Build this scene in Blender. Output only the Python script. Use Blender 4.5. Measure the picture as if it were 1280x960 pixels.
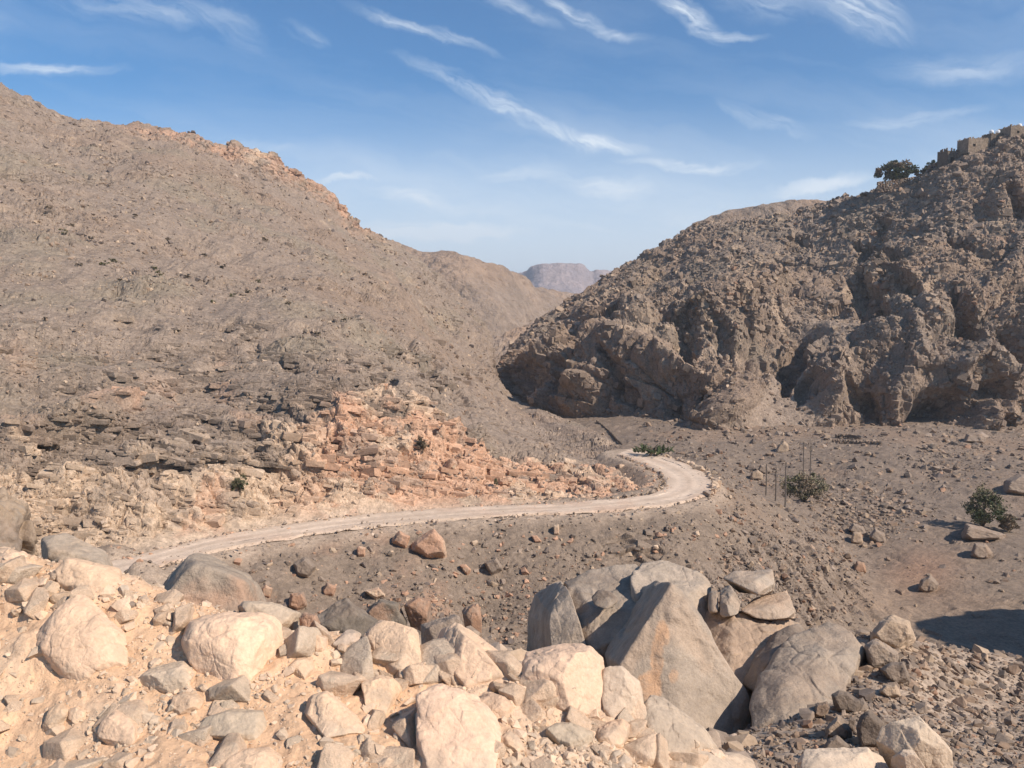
import bpy, bmesh, math
import numpy as np
from mathutils import Vector, Matrix

for _o in list(bpy.data.objects):
    bpy.data.objects.remove(_o)
scene = bpy.context.scene
COL = scene.collection

# ------------------------------------------------------------------ camera, sky, sun, exposure
FPX, U0, V0, HOR = 1005.0, 640.0, 480.0, 400.0
PITCH = math.atan((V0 - HOR) / FPX)
cam_data = bpy.data.cameras.new('camera')
cam_data.sensor_width = 36.0
cam_data.lens = 36.0 * FPX / 1280.0
cam_data.clip_start, cam_data.clip_end = 0.1, 30000.0
cam = bpy.data.objects.new('camera', cam_data)
cam.rotation_euler = (math.pi / 2 - PITCH, 0, 0)
COL.objects.link(cam)
scene.camera = cam

SUN_AZ, SUN_EL = math.radians(120), math.radians(41)      # azimuth clockwise from the view direction (+Y)
sun_vec = Vector((math.sin(SUN_AZ) * math.cos(SUN_EL), math.cos(SUN_AZ) * math.cos(SUN_EL), math.sin(SUN_EL)))
sd = bpy.data.lights.new('sun', 'SUN')
sd.energy, sd.angle, sd.color = 5.0, math.radians(0.5), (1.0, 0.895, 0.785)
so = bpy.data.objects.new('sun', sd)
so.rotation_euler = sun_vec.to_track_quat('Z', 'Y').to_euler()
COL.objects.link(so)

scene.view_settings.view_transform = 'Standard'
scene.view_settings.look = 'None'
scene.view_settings.gamma = 1.0
scene.view_settings.exposure = 0.27
scene.view_settings.use_curve_mapping = False
cy = scene.cycles
scene.render.engine = 'CYCLES'
cy.use_denoising = True
try:
    cy.denoiser = 'OPENIMAGEDENOISE'
    cy.denoising_input_passes = 'RGB_ALBEDO_NORMAL'
    cy.denoising_prefilter = 'ACCURATE'
except Exception:
    pass
cy.max_bounces, cy.diffuse_bounces, cy.glossy_bounces, cy.volume_bounces = 4, 2, 1, 0
cy.use_fast_gi = False
cy.use_adaptive_sampling = True
cy.adaptive_threshold = 0.02


def pix_dir(u, v):
    a, b = (np.asarray(u, float) - U0) / FPX, (V0 - np.asarray(v, float)) / FPX
    c, s = math.cos(PITCH), math.sin(PITCH)
    return np.stack(np.broadcast_arrays(a, c + b * s, -s + b * c), -1)


def P(u, v, d):
    """the point at forward distance d seen at (u, v) of the 1280 x 960 photograph"""
    q = pix_dir(u, v)
    return q * (np.asarray(d, float) / q[..., 1])[..., None]


def proj(p):
    p = np.asarray(p, float)
    c, s = math.cos(PITCH), math.sin(PITCH)
    f = p[..., 1] * c - p[..., 2] * s
    up = p[..., 1] * s + p[..., 2] * c
    f = np.where(f > 0.05, f, 0.05)
    return U0 + FPX * p[..., 0] / f, V0 - FPX * up / f, f


# sky: Nishita plus wisps of cirrus laid out over the dome by direction
world = bpy.data.worlds.new('World')
scene.world = world
world.use_nodes = True


def build_sky():
    nt = world.node_tree
    N, L = nt.nodes, nt.links
    N.clear()
    out = N.new('ShaderNodeOutputWorld')
    bg = N.new('ShaderNodeBackground')
    bg.inputs['Strength'].default_value = 0.09
    L.new(bg.outputs[0], out.inputs[0])
    sky = N.new('ShaderNodeTexSky')
    sky.sky_type = 'NISHITA'
    sky.sun_disc = False
    sky.sun_elevation, sky.sun_rotation = SUN_EL, SUN_AZ
    sky.altitude, sky.air_density, sky.dust_density, sky.ozone_density = 600, 1.0, 0.3, 2.5
    tc = N.new('ShaderNodeTexCoord')
    sep = N.new('ShaderNodeSeparateXYZ')
    L.new(tc.outputs['Generated'], sep.inputs[0])

    def math_(op, a, b=None, c=None, clamp=False):
        n = N.new('ShaderNodeMath')
        n.operation, n.use_clamp = op, clamp
        for k, x in enumerate((a, b, c)):
            if x is None:
                continue
            if isinstance(x, (int, float)):
                n.inputs[k].default_value = x
            else:
                L.new(x, n.inputs[k])
        return n.outputs[0]
    ymax = math_('MAXIMUM', sep.outputs[1], 0.05)
    gx, gz = math_('DIVIDE', sep.outputs[0], ymax), math_('DIVIDE', sep.outputs[2], ymax)
    comb = N.new('ShaderNodeCombineXYZ')
    L.new(gx, comb.inputs[0])
    L.new(gz, comb.inputs[1])
    base = comb.outputs[0]

    def noise(vec, scale, detail=6, rough=0.6, dist=0.0):
        n = N.new('ShaderNodeTexNoise')
        n.inputs['Scale'].default_value = scale
        n.inputs['Detail'].default_value = detail
        n.inputs['Roughness'].default_value = rough
        n.inputs['Distortion'].default_value = dist
        L.new(vec, n.inputs['Vector'])
        return n

    def vmath(op, a, b):
        n = N.new('ShaderNodeVectorMath')
        n.operation = op
        for k, x in enumerate((a, b)):
            if isinstance(x, tuple):
                n.inputs[k].default_value = x
            else:
                L.new(x, n.inputs[k])
        return n.outputs[0]
    w = noise(base, 3.5, 3, 0.5)
    warp = vmath('MULTIPLY', vmath('SUBTRACT', w.outputs['Color'], (0.5, 0.5, 0.5)), (0.07, 0.07, 0))
    w2 = noise(base, 16.0, 4, 0.6)
    warp2 = vmath('MULTIPLY', vmath('SUBTRACT', w2.outputs['Color'], (0.5, 0.5, 0.5)), (0.034, 0.034, 0))
    pos = vmath('ADD', vmath('ADD', base, warp), warp2)

    def mapping(vec, loc, rot, sc, kind='TEXTURE'):
        m = N.new('ShaderNodeMapping')
        m.vector_type = kind
        m.inputs['Location'].default_value = loc
        m.inputs['Rotation'].default_value = (0, 0, rot)
        m.inputs['Scale'].default_value = sc
        L.new(vec, m.inputs['Vector'])
        return m.outputs[0]
    fib = noise(mapping(pos, (0, 0, 0), math.radians(-24), (0.5, 0.085, 1)), 6.0, 9, 0.62, 0.8)
    fibm = math_('MULTIPLY_ADD', fib.outputs['Fac'], 3.4, -1.15, True)
    fib2 = noise(mapping(pos, (0, 0, 0), math.radians(4), (0.6, 0.09, 1)), 5.0, 9, 0.62, 0.5)
    fibm2 = math_('MULTIPLY_ADD', fib2.outputs['Fac'], 3.0, -0.95, True)
    strokes = [
        # u0, v0, u1, v1, half width px, strength, fibres
        (440, 12, 612, 74, 13, 0.75, 1), (500, 78, 650, 145, 15, 0.55, 1), (600, 118, 700, 172, 16, 0.75, 1),
        (680, 165, 800, 188, 14, 0.85, 1), (780, 200, 945, 206, 9, 0.85, 2), (-30, 92, 150, 82, 12, 0.9, 2),
        (815, -20, 900, 52, 22, 0.95, 1), (860, 40, 955, 54, 10, 0.7, 2), (680, -10, 760, 45, 14, 0.7, 1),
        (740, 38, 815, 50, 11, 0.65, 2), (600, -15, 705, 38, 16, 0.5, 1), (985, -35, 1130, 40, 55, 0.75, 1),
        (905, 130, 1010, 176, 15, 0.5, 1), (1060, 163, 1235, 133, 12, 0.55, 2), (1090, 88, 1320, 78, 30, 0.45, 2),
        (345, 40, 410, 60, 16, 0.4, 1), (200, 178, 390, 182, 10, 0.5, 2), (430, 292, 650, 286, 20, 0.7, 2),
        (470, 242, 580, 250, 14, 0.45, 2), (690, 222, 815, 232, 18, 0.6, 2), (970, 236, 1090, 228, 14, 0.8, 2),
        (60, 0, 300, 38, 26, 0.4, 1), (395, 228, 470, 226, 6, 0.5, 2), (590, 218, 720, 206, 14, 0.4, 2),
        (880, -20, 1000, 20, 40, 0.4, 1), (1180, 250, 1400, 215, 22, 0.5, 2), (-200, 20, 20, 40, 30, 0.5, 2),
        (1300, 20, 1600, -60, 60, 0.6, 1), (400, -120, 900, -60, 60, 0.6, 1), (250, 15, 330, 75, 30, 0.25, 1),
    ]
    acc = None
    for u0, v0, u1, v1, hw, st, fk in strokes:
        q = pix_dir(np.array([u0, u1]), np.array([v0, v1]))
        g = q[:, [0, 2]] / q[:, 1:2]
        c = (g[0] + g[1]) / 2
        dlt = g[1] - g[0]
        m = mapping(pos, (c[0], c[1], 0), math.atan2(dlt[1], dlt[0]), (np.hypot(*dlt) * 0.62, hw / FPX * 0.80, 1))
        ln = N.new('ShaderNodeVectorMath')
        ln.operation = 'LENGTH'
        L.new(m, ln.inputs[0])
        f = math_('SUBTRACT', 1.0, ln.outputs['Value'], None, True)
        f = math_('MULTIPLY', math_('MULTIPLY', f, fibm if fk == 1 else fibm2), st * 1.15)
        acc = f if acc is None else math_('ADD', acc, f)
    # thin veil, thicker towards the horizon
    veil_n = noise(mapping(pos, (3, 1, 0), math.radians(-10), (0.9, 0.16, 1)), 2.2, 7, 0.62, 0.4)
    veil = math_('MULTIPLY_ADD', veil_n.outputs['Fac'], 1.5, -0.68, True)
    low = N.new('ShaderNodeMapRange')
    low.inputs['From Min'].default_value, low.inputs['From Max'].default_value = 0.32, 0.06
    low.inputs['To Min'].default_value, low.inputs['To Max'].default_value = 0.28, 0.8
    L.new(gz, low.inputs['Value'])
    acc = math_('ADD', acc, math_('MULTIPLY', veil, low.outputs[0]))
    band = N.new('ShaderNodeMapRange')
    band.interpolation_type = 'SMOOTHSTEP'
    band.inputs['From Min'].default_value, band.inputs['From Max'].default_value = 0.30, 0.03
    band.inputs['To Min'].default_value, band.inputs['To Max'].default_value = 0.0, 1.0
    L.new(gz, band.inputs['Value'])
    acc = math_('ADD', acc, band.outputs[0])
    acc = math_('MULTIPLY', math_('MINIMUM', acc, 1.0), 0.88)
    mix = N.new('ShaderNodeMix')
    mix.data_type = 'RGBA'
    L.new(acc, mix.inputs['Factor'])
    tint = N.new('ShaderNodeMix')
    tint.data_type, tint.blend_type = 'RGBA', 'MULTIPLY'
    tint.inputs['Factor'].default_value = 1.0
    L.new(sky.outputs[0], tint.inputs['A'])
    tint.inputs['B'].default_value = SKY_TINT
    L.new(tint.outputs['Result'], mix.inputs['A'])
    mix.inputs['B'].default_value = CLOUD_COL
    L.new(mix.outputs['Result'], bg.inputs['Color'])


SKY_TINT = (0.52, 0.98, 1.26, 1)
CLOUD_COL = (8.4, 9.2, 10.0, 1)
build_sky()

# ------------------------------------------------------------------ numpy noise
RNG = np.random.default_rng(11)
_T = RNG.random((64, 64, 64)).astype(np.float32)
_J = RNG.random((32, 32, 32, 3)).astype(np.float32)
_G = (RNG.random((32, 32, 32, 4)).astype(np.float32) * 2 - 1)


def vnoise(p):
    """value noise, -1..1"""
    p = np.asarray(p, np.float32)
    i = np.floor(p)
    f = p - i
    f = f * f * f * (f * (f * 6 - 15) + 10)
    i = i.astype(np.int32)
    x0, y0, z0 = i[..., 0] & 63, i[..., 1] & 63, i[..., 2] & 63
    x1, y1, z1 = (x0 + 1) & 63, (y0 + 1) & 63, (z0 + 1) & 63
    fx, fy, fz = f[..., 0], f[..., 1], f[..., 2]
    def mix(a, b, t):
        return a + (b - a) * t
    a = mix(mix(_T[x0, y0, z0], _T[x1, y0, z0], fx), mix(_T[x0, y1, z0], _T[x1, y1, z0], fx), fy)
    b = mix(mix(_T[x0, y0, z1], _T[x1, y0, z1], fx), mix(_T[x0, y1, z1], _T[x1, y1, z1], fx), fy)
    return mix(a, b, fz) * 2 - 1


def fbm(p, octaves=4, gain=0.5, ridged=False):
    p = np.asarray(p, np.float32)
    out = np.zeros(p.shape[:-1], np.float32)
    amp, tot = 1.0, 0.0
    for k in range(octaves):
        n = vnoise(p)
        out += amp * ((1 - 2 * np.abs(n)) if ridged else n)
        tot += amp
        amp *= gain
        p = p * 2.03 + np.float32(17.3)
    return out / tot


def crag(p, tilt=0.8, step=0.5, crack=0.35, k=30.0, ck=20.0):
    """broken-rock relief: every Voronoi cell is a block with its own tilt and height, cracks between (cells blend over a narrow seam)"""
    p = np.asarray(p, np.float32)
    sh = p.shape[:-1]
    p = p.reshape(-1, 3)
    b = np.floor(p - 0.5).astype(np.int32)
    f1 = np.full(len(p), 9.0, np.float32)
    f2 = f1.copy()
    ws, hs = np.zeros(len(p), np.float32), np.zeros(len(p), np.float32)
    for dx in (0, 1):
        for dy in (0, 1):
            for dz in (0, 1):
                m = (b + np.array([dx, dy, dz], np.int32))
                c = m.astype(np.float32)
                m &= 31
                e = p - (c + 0.15 + 0.7 * _J[m[:, 0], m[:, 1], m[:, 2]])
                d = np.sqrt((e * e).sum(1))
                g = _G[m[:, 0], m[:, 1], m[:, 2]]
                w = np.exp(-k * d) + 1e-9
                ws += w
                hs += w * (tilt * (e * g[:, :3]).sum(1) + step * g[:, 3])
                f2 = np.minimum(f2, np.maximum(f1, d))
                f1 = np.minimum(f1, d)
    h = hs / ws - crack * np.exp(-(f2 - f1) * ck)
    return h.reshape(sh), None


def sstep(a, b, x):
    t = np.clip((x - a) / (b - a), 0, 1)
    return t * t * (3 - 2 * t)


def mixc(a, b, t):
    return a + (np.asarray(b, np.float32) - a) * t[..., None]


# ------------------------------------------------------------------ mesh helpers
def tag(o, label=None, cat=None, group=None, kind=None):
    for k, v in (('label', label), ('category', cat), ('group', group), ('kind', kind)):
        if v:
            o[k] = v
    return o


def mk_data(name, verts, faces, mat=None, col=None, smooth=False):
    """faces: an (n, 3) or (n, 4) array, or a list of index lists"""
    me = bpy.data.meshes.new(name)
    verts = np.asarray(verts, np.float32)
    if isinstance(faces, np.ndarray):
        k, n = faces.shape[1], len(faces)
        me.vertices.add(len(verts))
        me.vertices.foreach_set('co', verts.ravel())
        me.loops.add(n * k)
        me.loops.foreach_set('vertex_index', faces.astype(np.int32).ravel())
        me.polygons.add(n)
        me.polygons.foreach_set('loop_start', np.arange(0, n * k, k, dtype=np.int32))
        me.update(calc_edges=True)
    else:
        me.from_pydata([tuple(map(float, v)) for v in verts], [], faces)
        me.update()
    if col is not None:
        a = me.attributes.new('Col', 'FLOAT_COLOR', 'POINT')
        c = np.ones((len(verts), 4), np.float32)
        c[:, :3] = col
        a.data.foreach_set('color', c.ravel())
    me.polygons.foreach_set('use_smooth', np.full(len(me.polygons), bool(smooth)))
    if mat:
        me.materials.append(mat)
    return me


def mk(name, verts, faces, mat=None, col=None, parent=None, smooth=False, loc=None):
    o = bpy.data.objects.new(name, mk_data(name, verts, faces, mat, col, smooth))
    if loc is not None:
        o.location = loc
    COL.objects.link(o)
    if parent is not None:
        o.parent = parent
    return o


def grid_faces(r, c):
    i = np.arange(r * c).reshape(r, c)
    return np.stack([i[:-1, :-1], i[:-1, 1:], i[1:, 1:], i[1:, :-1]], -1).reshape(-1, 4)


def catmull(A, t):
    """A: (R, ...) samples at 0..R-1, evaluated at t; slope-limited so that it does not overshoot"""
    R = len(A)
    i = np.clip(np.floor(t).astype(int), 0, R - 2)
    f = (t - i).reshape((-1,) + (1,) * (A.ndim - 1))
    D = np.diff(A, axis=0)
    m = np.zeros_like(A)
    m[1:-1] = np.where(D[:-1] * D[1:] > 0, 2 * D[:-1] * D[1:] / (D[:-1] + D[1:] + 1e-12 * np.sign(D[:-1] + D[1:] + 1e-30)), 0.25 * (D[:-1] + D[1:]))
    m[0], m[-1] = D[0], D[-1]
    a, b, ma, mb = A[i], A[i + 1], m[i], m[i + 1]
    return (2 * f**3 - 3 * f**2 + 1) * a + (f**3 - 2 * f**2 + f) * ma + (-2 * f**3 + 3 * f**2) * b + (f**3 - f**2) * mb


def loft(net, step, hidden_rows=(), hidden_cols=()):
    """net: [column][row] of (u, v, d) with rows bottom to top -> points (rows, cols, 3), row and column parameter"""
    A = np.array(net, float)                      # C R 3
    A[..., 2] = np.log(A[..., 2])
    C, R = A.shape[:2]
    def samples(len_, hidden):
        ts = []
        for k, l in enumerate(len_):
            n = max(3, int(l / step))
            if k in hidden:
                n = max(3, n // 8)
            ts.append(k + np.arange(n) / n)
        return np.append(np.concatenate(ts), len(len_))
    row_len = np.percentile(np.hypot(*np.moveaxis(np.diff(A[..., :2], axis=1), -1, 0)), 75, axis=0)
    col_len = np.percentile(np.hypot(*np.moveaxis(np.diff(A[..., :2], axis=0), -1, 0)), 75, axis=1)
    tr, tc = samples(row_len, hidden_rows), samples(col_len, hidden_cols)
    B = catmull(A, tc)                             # nc R 3
    B = np.moveaxis(B, 1, 0)                       # R nc 3
    B = catmull(B, tr)                             # nr nc 3
    pts = P(B[..., 0], B[..., 1], np.exp(B[..., 2]))
    return pts, tr[:, None] + 0 * tc[None], tc[None] + 0 * tr[:, None]


def normals(p):
    a, b = np.gradient(p, axis=0), np.gradient(p, axis=1)
    n = np.cross(b, a)
    return n / (np.linalg.norm(n, axis=-1, keepdims=True) + 1e-9)


# ------------------------------------------------------------------ materials
def mat_new(name):
    m = bpy.data.materials.new(name)
    m.use_nodes = True
    nt = m.node_tree
    b = nt.nodes['Principled BSDF']
    b.inputs['Roughness'].default_value = 0.92
    b.inputs['Specular IOR Level'].default_value = 0.15
    return m, nt, b


def rock_mat(name, base=None, var=((2.0, 0.35), (11.0, 0.3)), bumps=((1.5, 0.5, 0.3), (9.0, 0.5, 0.05)), crackscale=None, rough=0.93, tint2=None, tint2_scale=0.7):
    """mineral colour (mesh attribute Col or a constant) varied by noise, with bump; scales are per metre"""
    m, nt, b = mat_new(name)
    N, L = nt.nodes, nt.links
    b.inputs['Roughness'].default_value = rough
    tc = N.new('ShaderNodeTexCoord')
    if base is None:
        at = N.new('ShaderNodeAttribute')
        at.attribute_name = 'Col'
        c = at.outputs['Color']
    else:
        rgb = N.new('ShaderNodeRGB')
        rgb.outputs[0].default_value = (*base, 1)
        c = rgb.outputs[0]

    def noise(scale, detail=5, rough=0.6):
        n = N.new('ShaderNodeTexNoise')
        n.inputs['Scale'].default_value = scale
        n.inputs['Detail'].default_value = detail
        n.inputs['Roughness'].default_value = rough
        L.new(tc.outputs['Object'], n.inputs['Vector'])
        return n.outputs['Fac']

    def remap(x, lo, hi, a=0.25, z=0.75):
        r = N.new('ShaderNodeMapRange')
        r.inputs['From Min'].default_value, r.inputs['From Max'].default_value = a, z
        r.inputs['To Min'].default_value, r.inputs['To Max'].default_value = lo, hi
        L.new(x, r.inputs['Value'])
        return r.outputs[0]
    if tint2:
        mx = N.new('ShaderNodeMix')
        mx.data_type = 'RGBA'
        L.new(remap(noise(tint2_scale, 7, 0.7), 0, 0.8, 0.5, 0.68), mx.inputs['Factor'])
        L.new(c, mx.inputs['A'])
        mx.inputs['B'].default_value = (*tint2, 1)
        c = mx.outputs['Result']
    for sc, amt in var:
        mx = N.new('ShaderNodeMix')
        mx.data_type, mx.blend_type = 'RGBA', 'MULTIPLY'
        mx.inputs['Factor'].default_value = 1
        L.new(c, mx.inputs['A'])
        L.new(remap(noise(sc), 1 - amt, 1 + amt), mx.inputs['B'])
        c = mx.outputs['Result']
    L.new(c, b.inputs['Base Color'])
    nrm = None
    for sc, st, dist in bumps:
        bp = N.new('ShaderNodeBump')
        bp.inputs['Strength'].default_value = st
        bp.inputs['Distance'].default_value = dist
        L.new(noise(sc, 6, 0.65), bp.inputs['Height'])
        if nrm:
            L.new(nrm, bp.inputs['Normal'])
        nrm = bp.outputs[0]
    if crackscale:
        vo = N.new('ShaderNodeTexVoronoi')
        vo.feature = 'DISTANCE_TO_EDGE'
        vo.inputs['Scale'].default_value = crackscale
        wv = N.new('ShaderNodeTexNoise')
        wv.inputs['Scale'].default_value = crackscale * 1.5
        L.new(tc.outputs['Object'], wv.inputs['Vector'])
        ad = N.new('ShaderNodeVectorMath')
        ad.operation = 'MULTIPLY_ADD'
        ad.inputs[1].default_value = (0.8 / crackscale,) * 3
        L.new(wv.outputs['Color'], ad.inputs[0])
        L.new(tc.outputs['Object'], ad.inputs[2])
        L.new(ad.outputs[0], vo.inputs['Vector'])
        bp = N.new('ShaderNodeBump')
        bp.inputs['Strength'].default_value = 0.6
        bp.inputs['Distance'].default_value = 0.06 / crackscale
        L.new(remap(vo.outputs['Distance'], 0, 1, 0.0, 0.06), bp.inputs['Height'])
        L.new(nrm, bp.inputs['Normal'])
        nrm = bp.outputs[0]
    if nrm:
        L.new(nrm, b.inputs['Normal'])
    return m


def flat_mat(name, base, rough=0.8, var=0.15, scale=3.0, metallic=0.0):
    m = rock_mat(name, base=base, var=((scale, var),), bumps=((scale * 6, 0.15, 0.01),), rough=rough)
    m.node_tree.nodes['Principled BSDF'].inputs['Metallic'].default_value = metallic
    return m


# mineral colours (albedo)
GREY = np.array([0.268, 0.2035, 0.154], np.float32)
BROWN = np.array([0.290, 0.2030, 0.142], np.float32)
DARK = np.array([0.120, 0.094, 0.078], np.float32)
OLIVE = np.array([0.205, 0.166, 0.120], np.float32)
ORANGE = np.array([0.500, 0.300, 0.195], np.float32)
PALE = np.array([0.475, 0.3480, 0.240], np.float32)
SAND = np.array([0.620, 0.4430, 0.303], np.float32)
DUST = np.array([0.500, 0.3780, 0.277], np.float32)
SLATE = np.array([0.238, 0.1820, 0.138], np.float32)
FILL = np.array([0.228, 0.1720, 0.127], np.float32)

M_HILL = rock_mat('hill rock', var=((0.35, 0.22), (1.6, 0.34), (5.0, 0.30)), bumps=((0.8, 0.6, 1.0), (2.5, 0.35, 0.2)))
M_FAR = rock_mat('far hill rock', var=((0.03, 0.2), (0.15, 0.25)), bumps=((0.05, 0.7, 12.0), (0.3, 0.6, 2.0)))
M_VALLEY = rock_mat('valley soil', var=((0.5, 0.2), (3.0, 0.3), (12.0, 0.2)), bumps=((1.5, 0.5, 0.3), (7.0, 0.6, 0.08)))
M_BERM = rock_mat('dusty sand', var=((1.2, 0.12), (9.0, 0.16), (60.0, 0.14)), bumps=((6.0, 0.5, 0.05), (30.0, 0.5, 0.014), (120.0, 0.4, 0.004)))
M_ROAD = rock_mat('packed gravel road', var=((0.25, 0.14), (1.6, 0.14), (7.0, 0.16)), bumps=((4.0, 0.3, 0.05),))
M_ROCK = rock_mat('dusty rock', tint2=(.52, .405, .29), tint2_scale=2.2, var=((2.5, 0.12), (14.0, 0.14), (70.0, 0.14)), bumps=((5.0, 0.5, 0.05), (24.0, 0.35, 0.012), (110.0, 0.25, 0.004)))
M_BOULDER = rock_mat('grey boulder', tint2=(.30, .245, .19), tint2_scale=1.1, var=((0.6, 0.2), (3.0, 0.16), (22.0, 0.15)), bumps=((2.0, 0.6, 0.2), (7.0, 0.6, 0.07), (40.0, 0.4, 0.01)))
M_CUT = rock_mat('cut rock', var=((1.2, 0.2), (5.0, 0.22), (14.0, 0.15)), bumps=((3.0, 0.5, 0.15), (12.0, 0.5, 0.05)))
M_HILLB = rock_mat('bedrock', var=((0.6, 0.2), (2.5, 0.25), (8.0, 0.2)), bumps=((1.5, 0.5, 0.4), (6.0, 0.5, 0.12)))
M_STONE = rock_mat('loose stone', var=((3.0, 0.22), (15.0, 0.15)), bumps=((8.0, 0.4, 0.04),))
# ------------------------------------------------------------------ terrain
ROAD_Z = -18.0


def d_at(u, v, z):
    q = pix_dir(u, v)
    return z * q[..., 1] / q[..., 2]


# the dirt road on the other side of the gully: inner and outer edge
R_IN = np.array([(60, 722), (120, 708), (176, 695), (240, 678), (319, 663), (397, 652), (480, 642), (562, 636), (644, 632.5), (725, 628), (780, 623),
                 (812, 618.5), (827, 612), (833, 605), (830, 596), (819, 588), (805, 580.5), (790, 574), (772, 568)], float)
R_OUT = np.array([(80, 745), (140, 724), (196, 708), (262, 690), (330, 677), (405, 665.5), (482, 656.5), (562, 649), (644, 644), (725, 640.5), (788, 636),
                  (838, 630.5), (874, 622), (890, 611), (886, 598), (868, 585.5), (842, 575), (815, 566.5), (790, 561)], float)


def road_edge(A):
    return P(A[:, 0], A[:, 1], d_at(A[:, 0], A[:, 1], ROAD_Z))


_t = np.linspace(0, len(R_IN) - 1, 260)
RIN3, ROUT3 = catmull(road_edge(R_IN), _t), catmull(road_edge(R_OUT), _t)
RC3 = (RIN3 + ROUT3) / 2
RHW = np.linalg.norm(RIN3 - ROUT3, axis=1) / 2


def near_road(x, y):
    """distance to the road's centre line and half width there (clipped far away)"""
    d = np.full(x.shape, 99.0)
    w = np.full(x.shape, 2.5)
    sel = (x > -75) & (x < 45) & (y > 40) & (y < 130)
    xs, ys = x[sel], y[sel]
    bd, bw = np.full(xs.shape, 99.0), np.full(xs.shape, 2.5)
    for k in range(0, 260, 2):
        e = np.hypot(xs - RC3[k, 0], ys - RC3[k, 1])
        n = e < bd
        bd = np.where(n, e, bd)
        bw = np.where(n, RHW[k], bw)
    d[sel], w[sel] = bd, bw
    return d, w


def build_road():
    n, cols = len(_t), 41
    s = np.linspace(-0.05, 1.05, cols)
    p = RIN3[:, None] + (ROUT3 - RIN3)[:, None] * s[None, :, None]
    edge = np.maximum(0, np.abs(s - 0.5) - 0.5)[None]
    wob = fbm(p * 0.35, 3)
    ruts = -0.03 * (np.exp(-((s - 0.3) / 0.07) ** 2) + np.exp(-((s - 0.68) / 0.07) ** 2))[None]
    p[..., 2] = ROAD_Z + 0.10 + 0.07 * wob + ruts - edge * 3.5 * (1 + 0.8 * fbm(p * 0.9, 3))
    p[..., 0] += 0.4 * fbm(p * 0.5 + 9, 4) * (np.abs(s - 0.5) > 0.3)[None]
    p[..., 1] += 0.55 * fbm(p * 0.6 + 31, 4) * (np.abs(s - 0.5) > 0.3)[None]
    S = np.broadcast_to(s[None], wob.shape)
    col = np.broadcast_to(np.array([.60, .462, .345], np.float32), p.shape).copy()
    loose = np.maximum(np.exp(-((S - .5) / .07) ** 2), sstep(.30, .48, np.abs(S - .5) + .12 * fbm(p * .7, 3)))
    col = mixc(col, np.array([.50, .375, .275]), loose * .7)
    col = mixc(col, np.array([.64, .495, .372]), .7 * (np.exp(-((S - .3) / .06) ** 2) + np.exp(-((S - .70) / .06) ** 2)))
    col = mixc(col, ORANGE * .9, .3 * sstep(.1, .5, fbm(p / 5 + 3, 3)))
    tag(mk('road', p.reshape(-1, 3), grid_faces(n, cols), M_ROAD, col.reshape(-1, 3), smooth=True), 'pale graded dirt road bending round the foot of the hill', 'road', kind='structure')


build_road()

# ---- the valley: gully in front, fill bank under the road, wadi bed to the right
VC = []                                                    # control points u, d, slope z/d


def vc_uv(u, v, d):
    q = P(u, v, d)
    VC.append((u, d, q[2] / q[1]))


def vc_z(u, d, z):
    VC.append((u, d, z / d))


for u in (-350, -100, 150, 400, 620):
    for d, z in ((4, -2.9), (8, -3.8), (15, -6.5), (30, -12.5), (44, -18.0)):
        vc_z(u, d, z)
for u, v, d in ((-350, 850, 52), (-100, 820, 53), (120, 800, 54), (300, 788, 55), (430, 792, 57), (600, 802, 60), (700, 800, 60), (800, 790, 62)):
    vc_uv(u, v, d)
for k in range(0, len(R_IN), 1):
    for A in (R_IN, R_OUT):
        dd = float(d_at(A[k, 0], A[k, 1], ROAD_Z))
        vc_z(A[k, 0], dd, ROAD_Z - 0.05)
for k in (2, 5, 8, 10):                                     # under the left hill
    dd = float(d_at(R_IN[k, 0], R_IN[k, 1], ROAD_Z))
    vc_z(R_IN[k, 0], dd + 12, ROAD_Z - 1.5)
    vc_z(R_IN[k, 0], dd + 60, ROAD_Z - 10)
for u, v, d in ((935, 640, 82), (960, 665, 79), (1000, 705, 76), (1040, 750, 74), (985, 650, 92), (1040, 690, 90), (930, 700, 72), (960, 760, 66), (900, 790, 61),
                (850, 700, 69), (900, 660, 75), (870, 735, 66)):
    vc_uv(u, v, d)
WADI = -30.0
for u, v in ((1085, 705), (1130, 690), (1200, 740), (1280, 760), (1280, 640), (1100, 610), (1010, 612), (1200, 680), (1400, 640), (1600, 640), (1400, 780),
             (1150, 770), (1250, 800), (960, 618), (1600, 780), (1300, 850), (1060, 640)):
    vc_z(u, float(d_at(u, v, WADI)), WADI)
for u, v, z in ((1200, 578, -28.5), (1100, 570, -28), (1000, 568, -28.5), (1280, 575, -28), (920, 580, -29), (870, 570, -28.5), (1500, 570, -28), (1700, 600, -28)):
    vc_z(u, float(d_at(u, v, z)), z)
for u in (830, 950, 1100, 1280, 1500, 1700):
    vc_z(u, 230, -27.5)
    vc_z(u, 330, -27)
for u in (740, 650, 550, 300):
    vc_z(u, 200, -31)
    vc_z(u, 320, -30)
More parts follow.
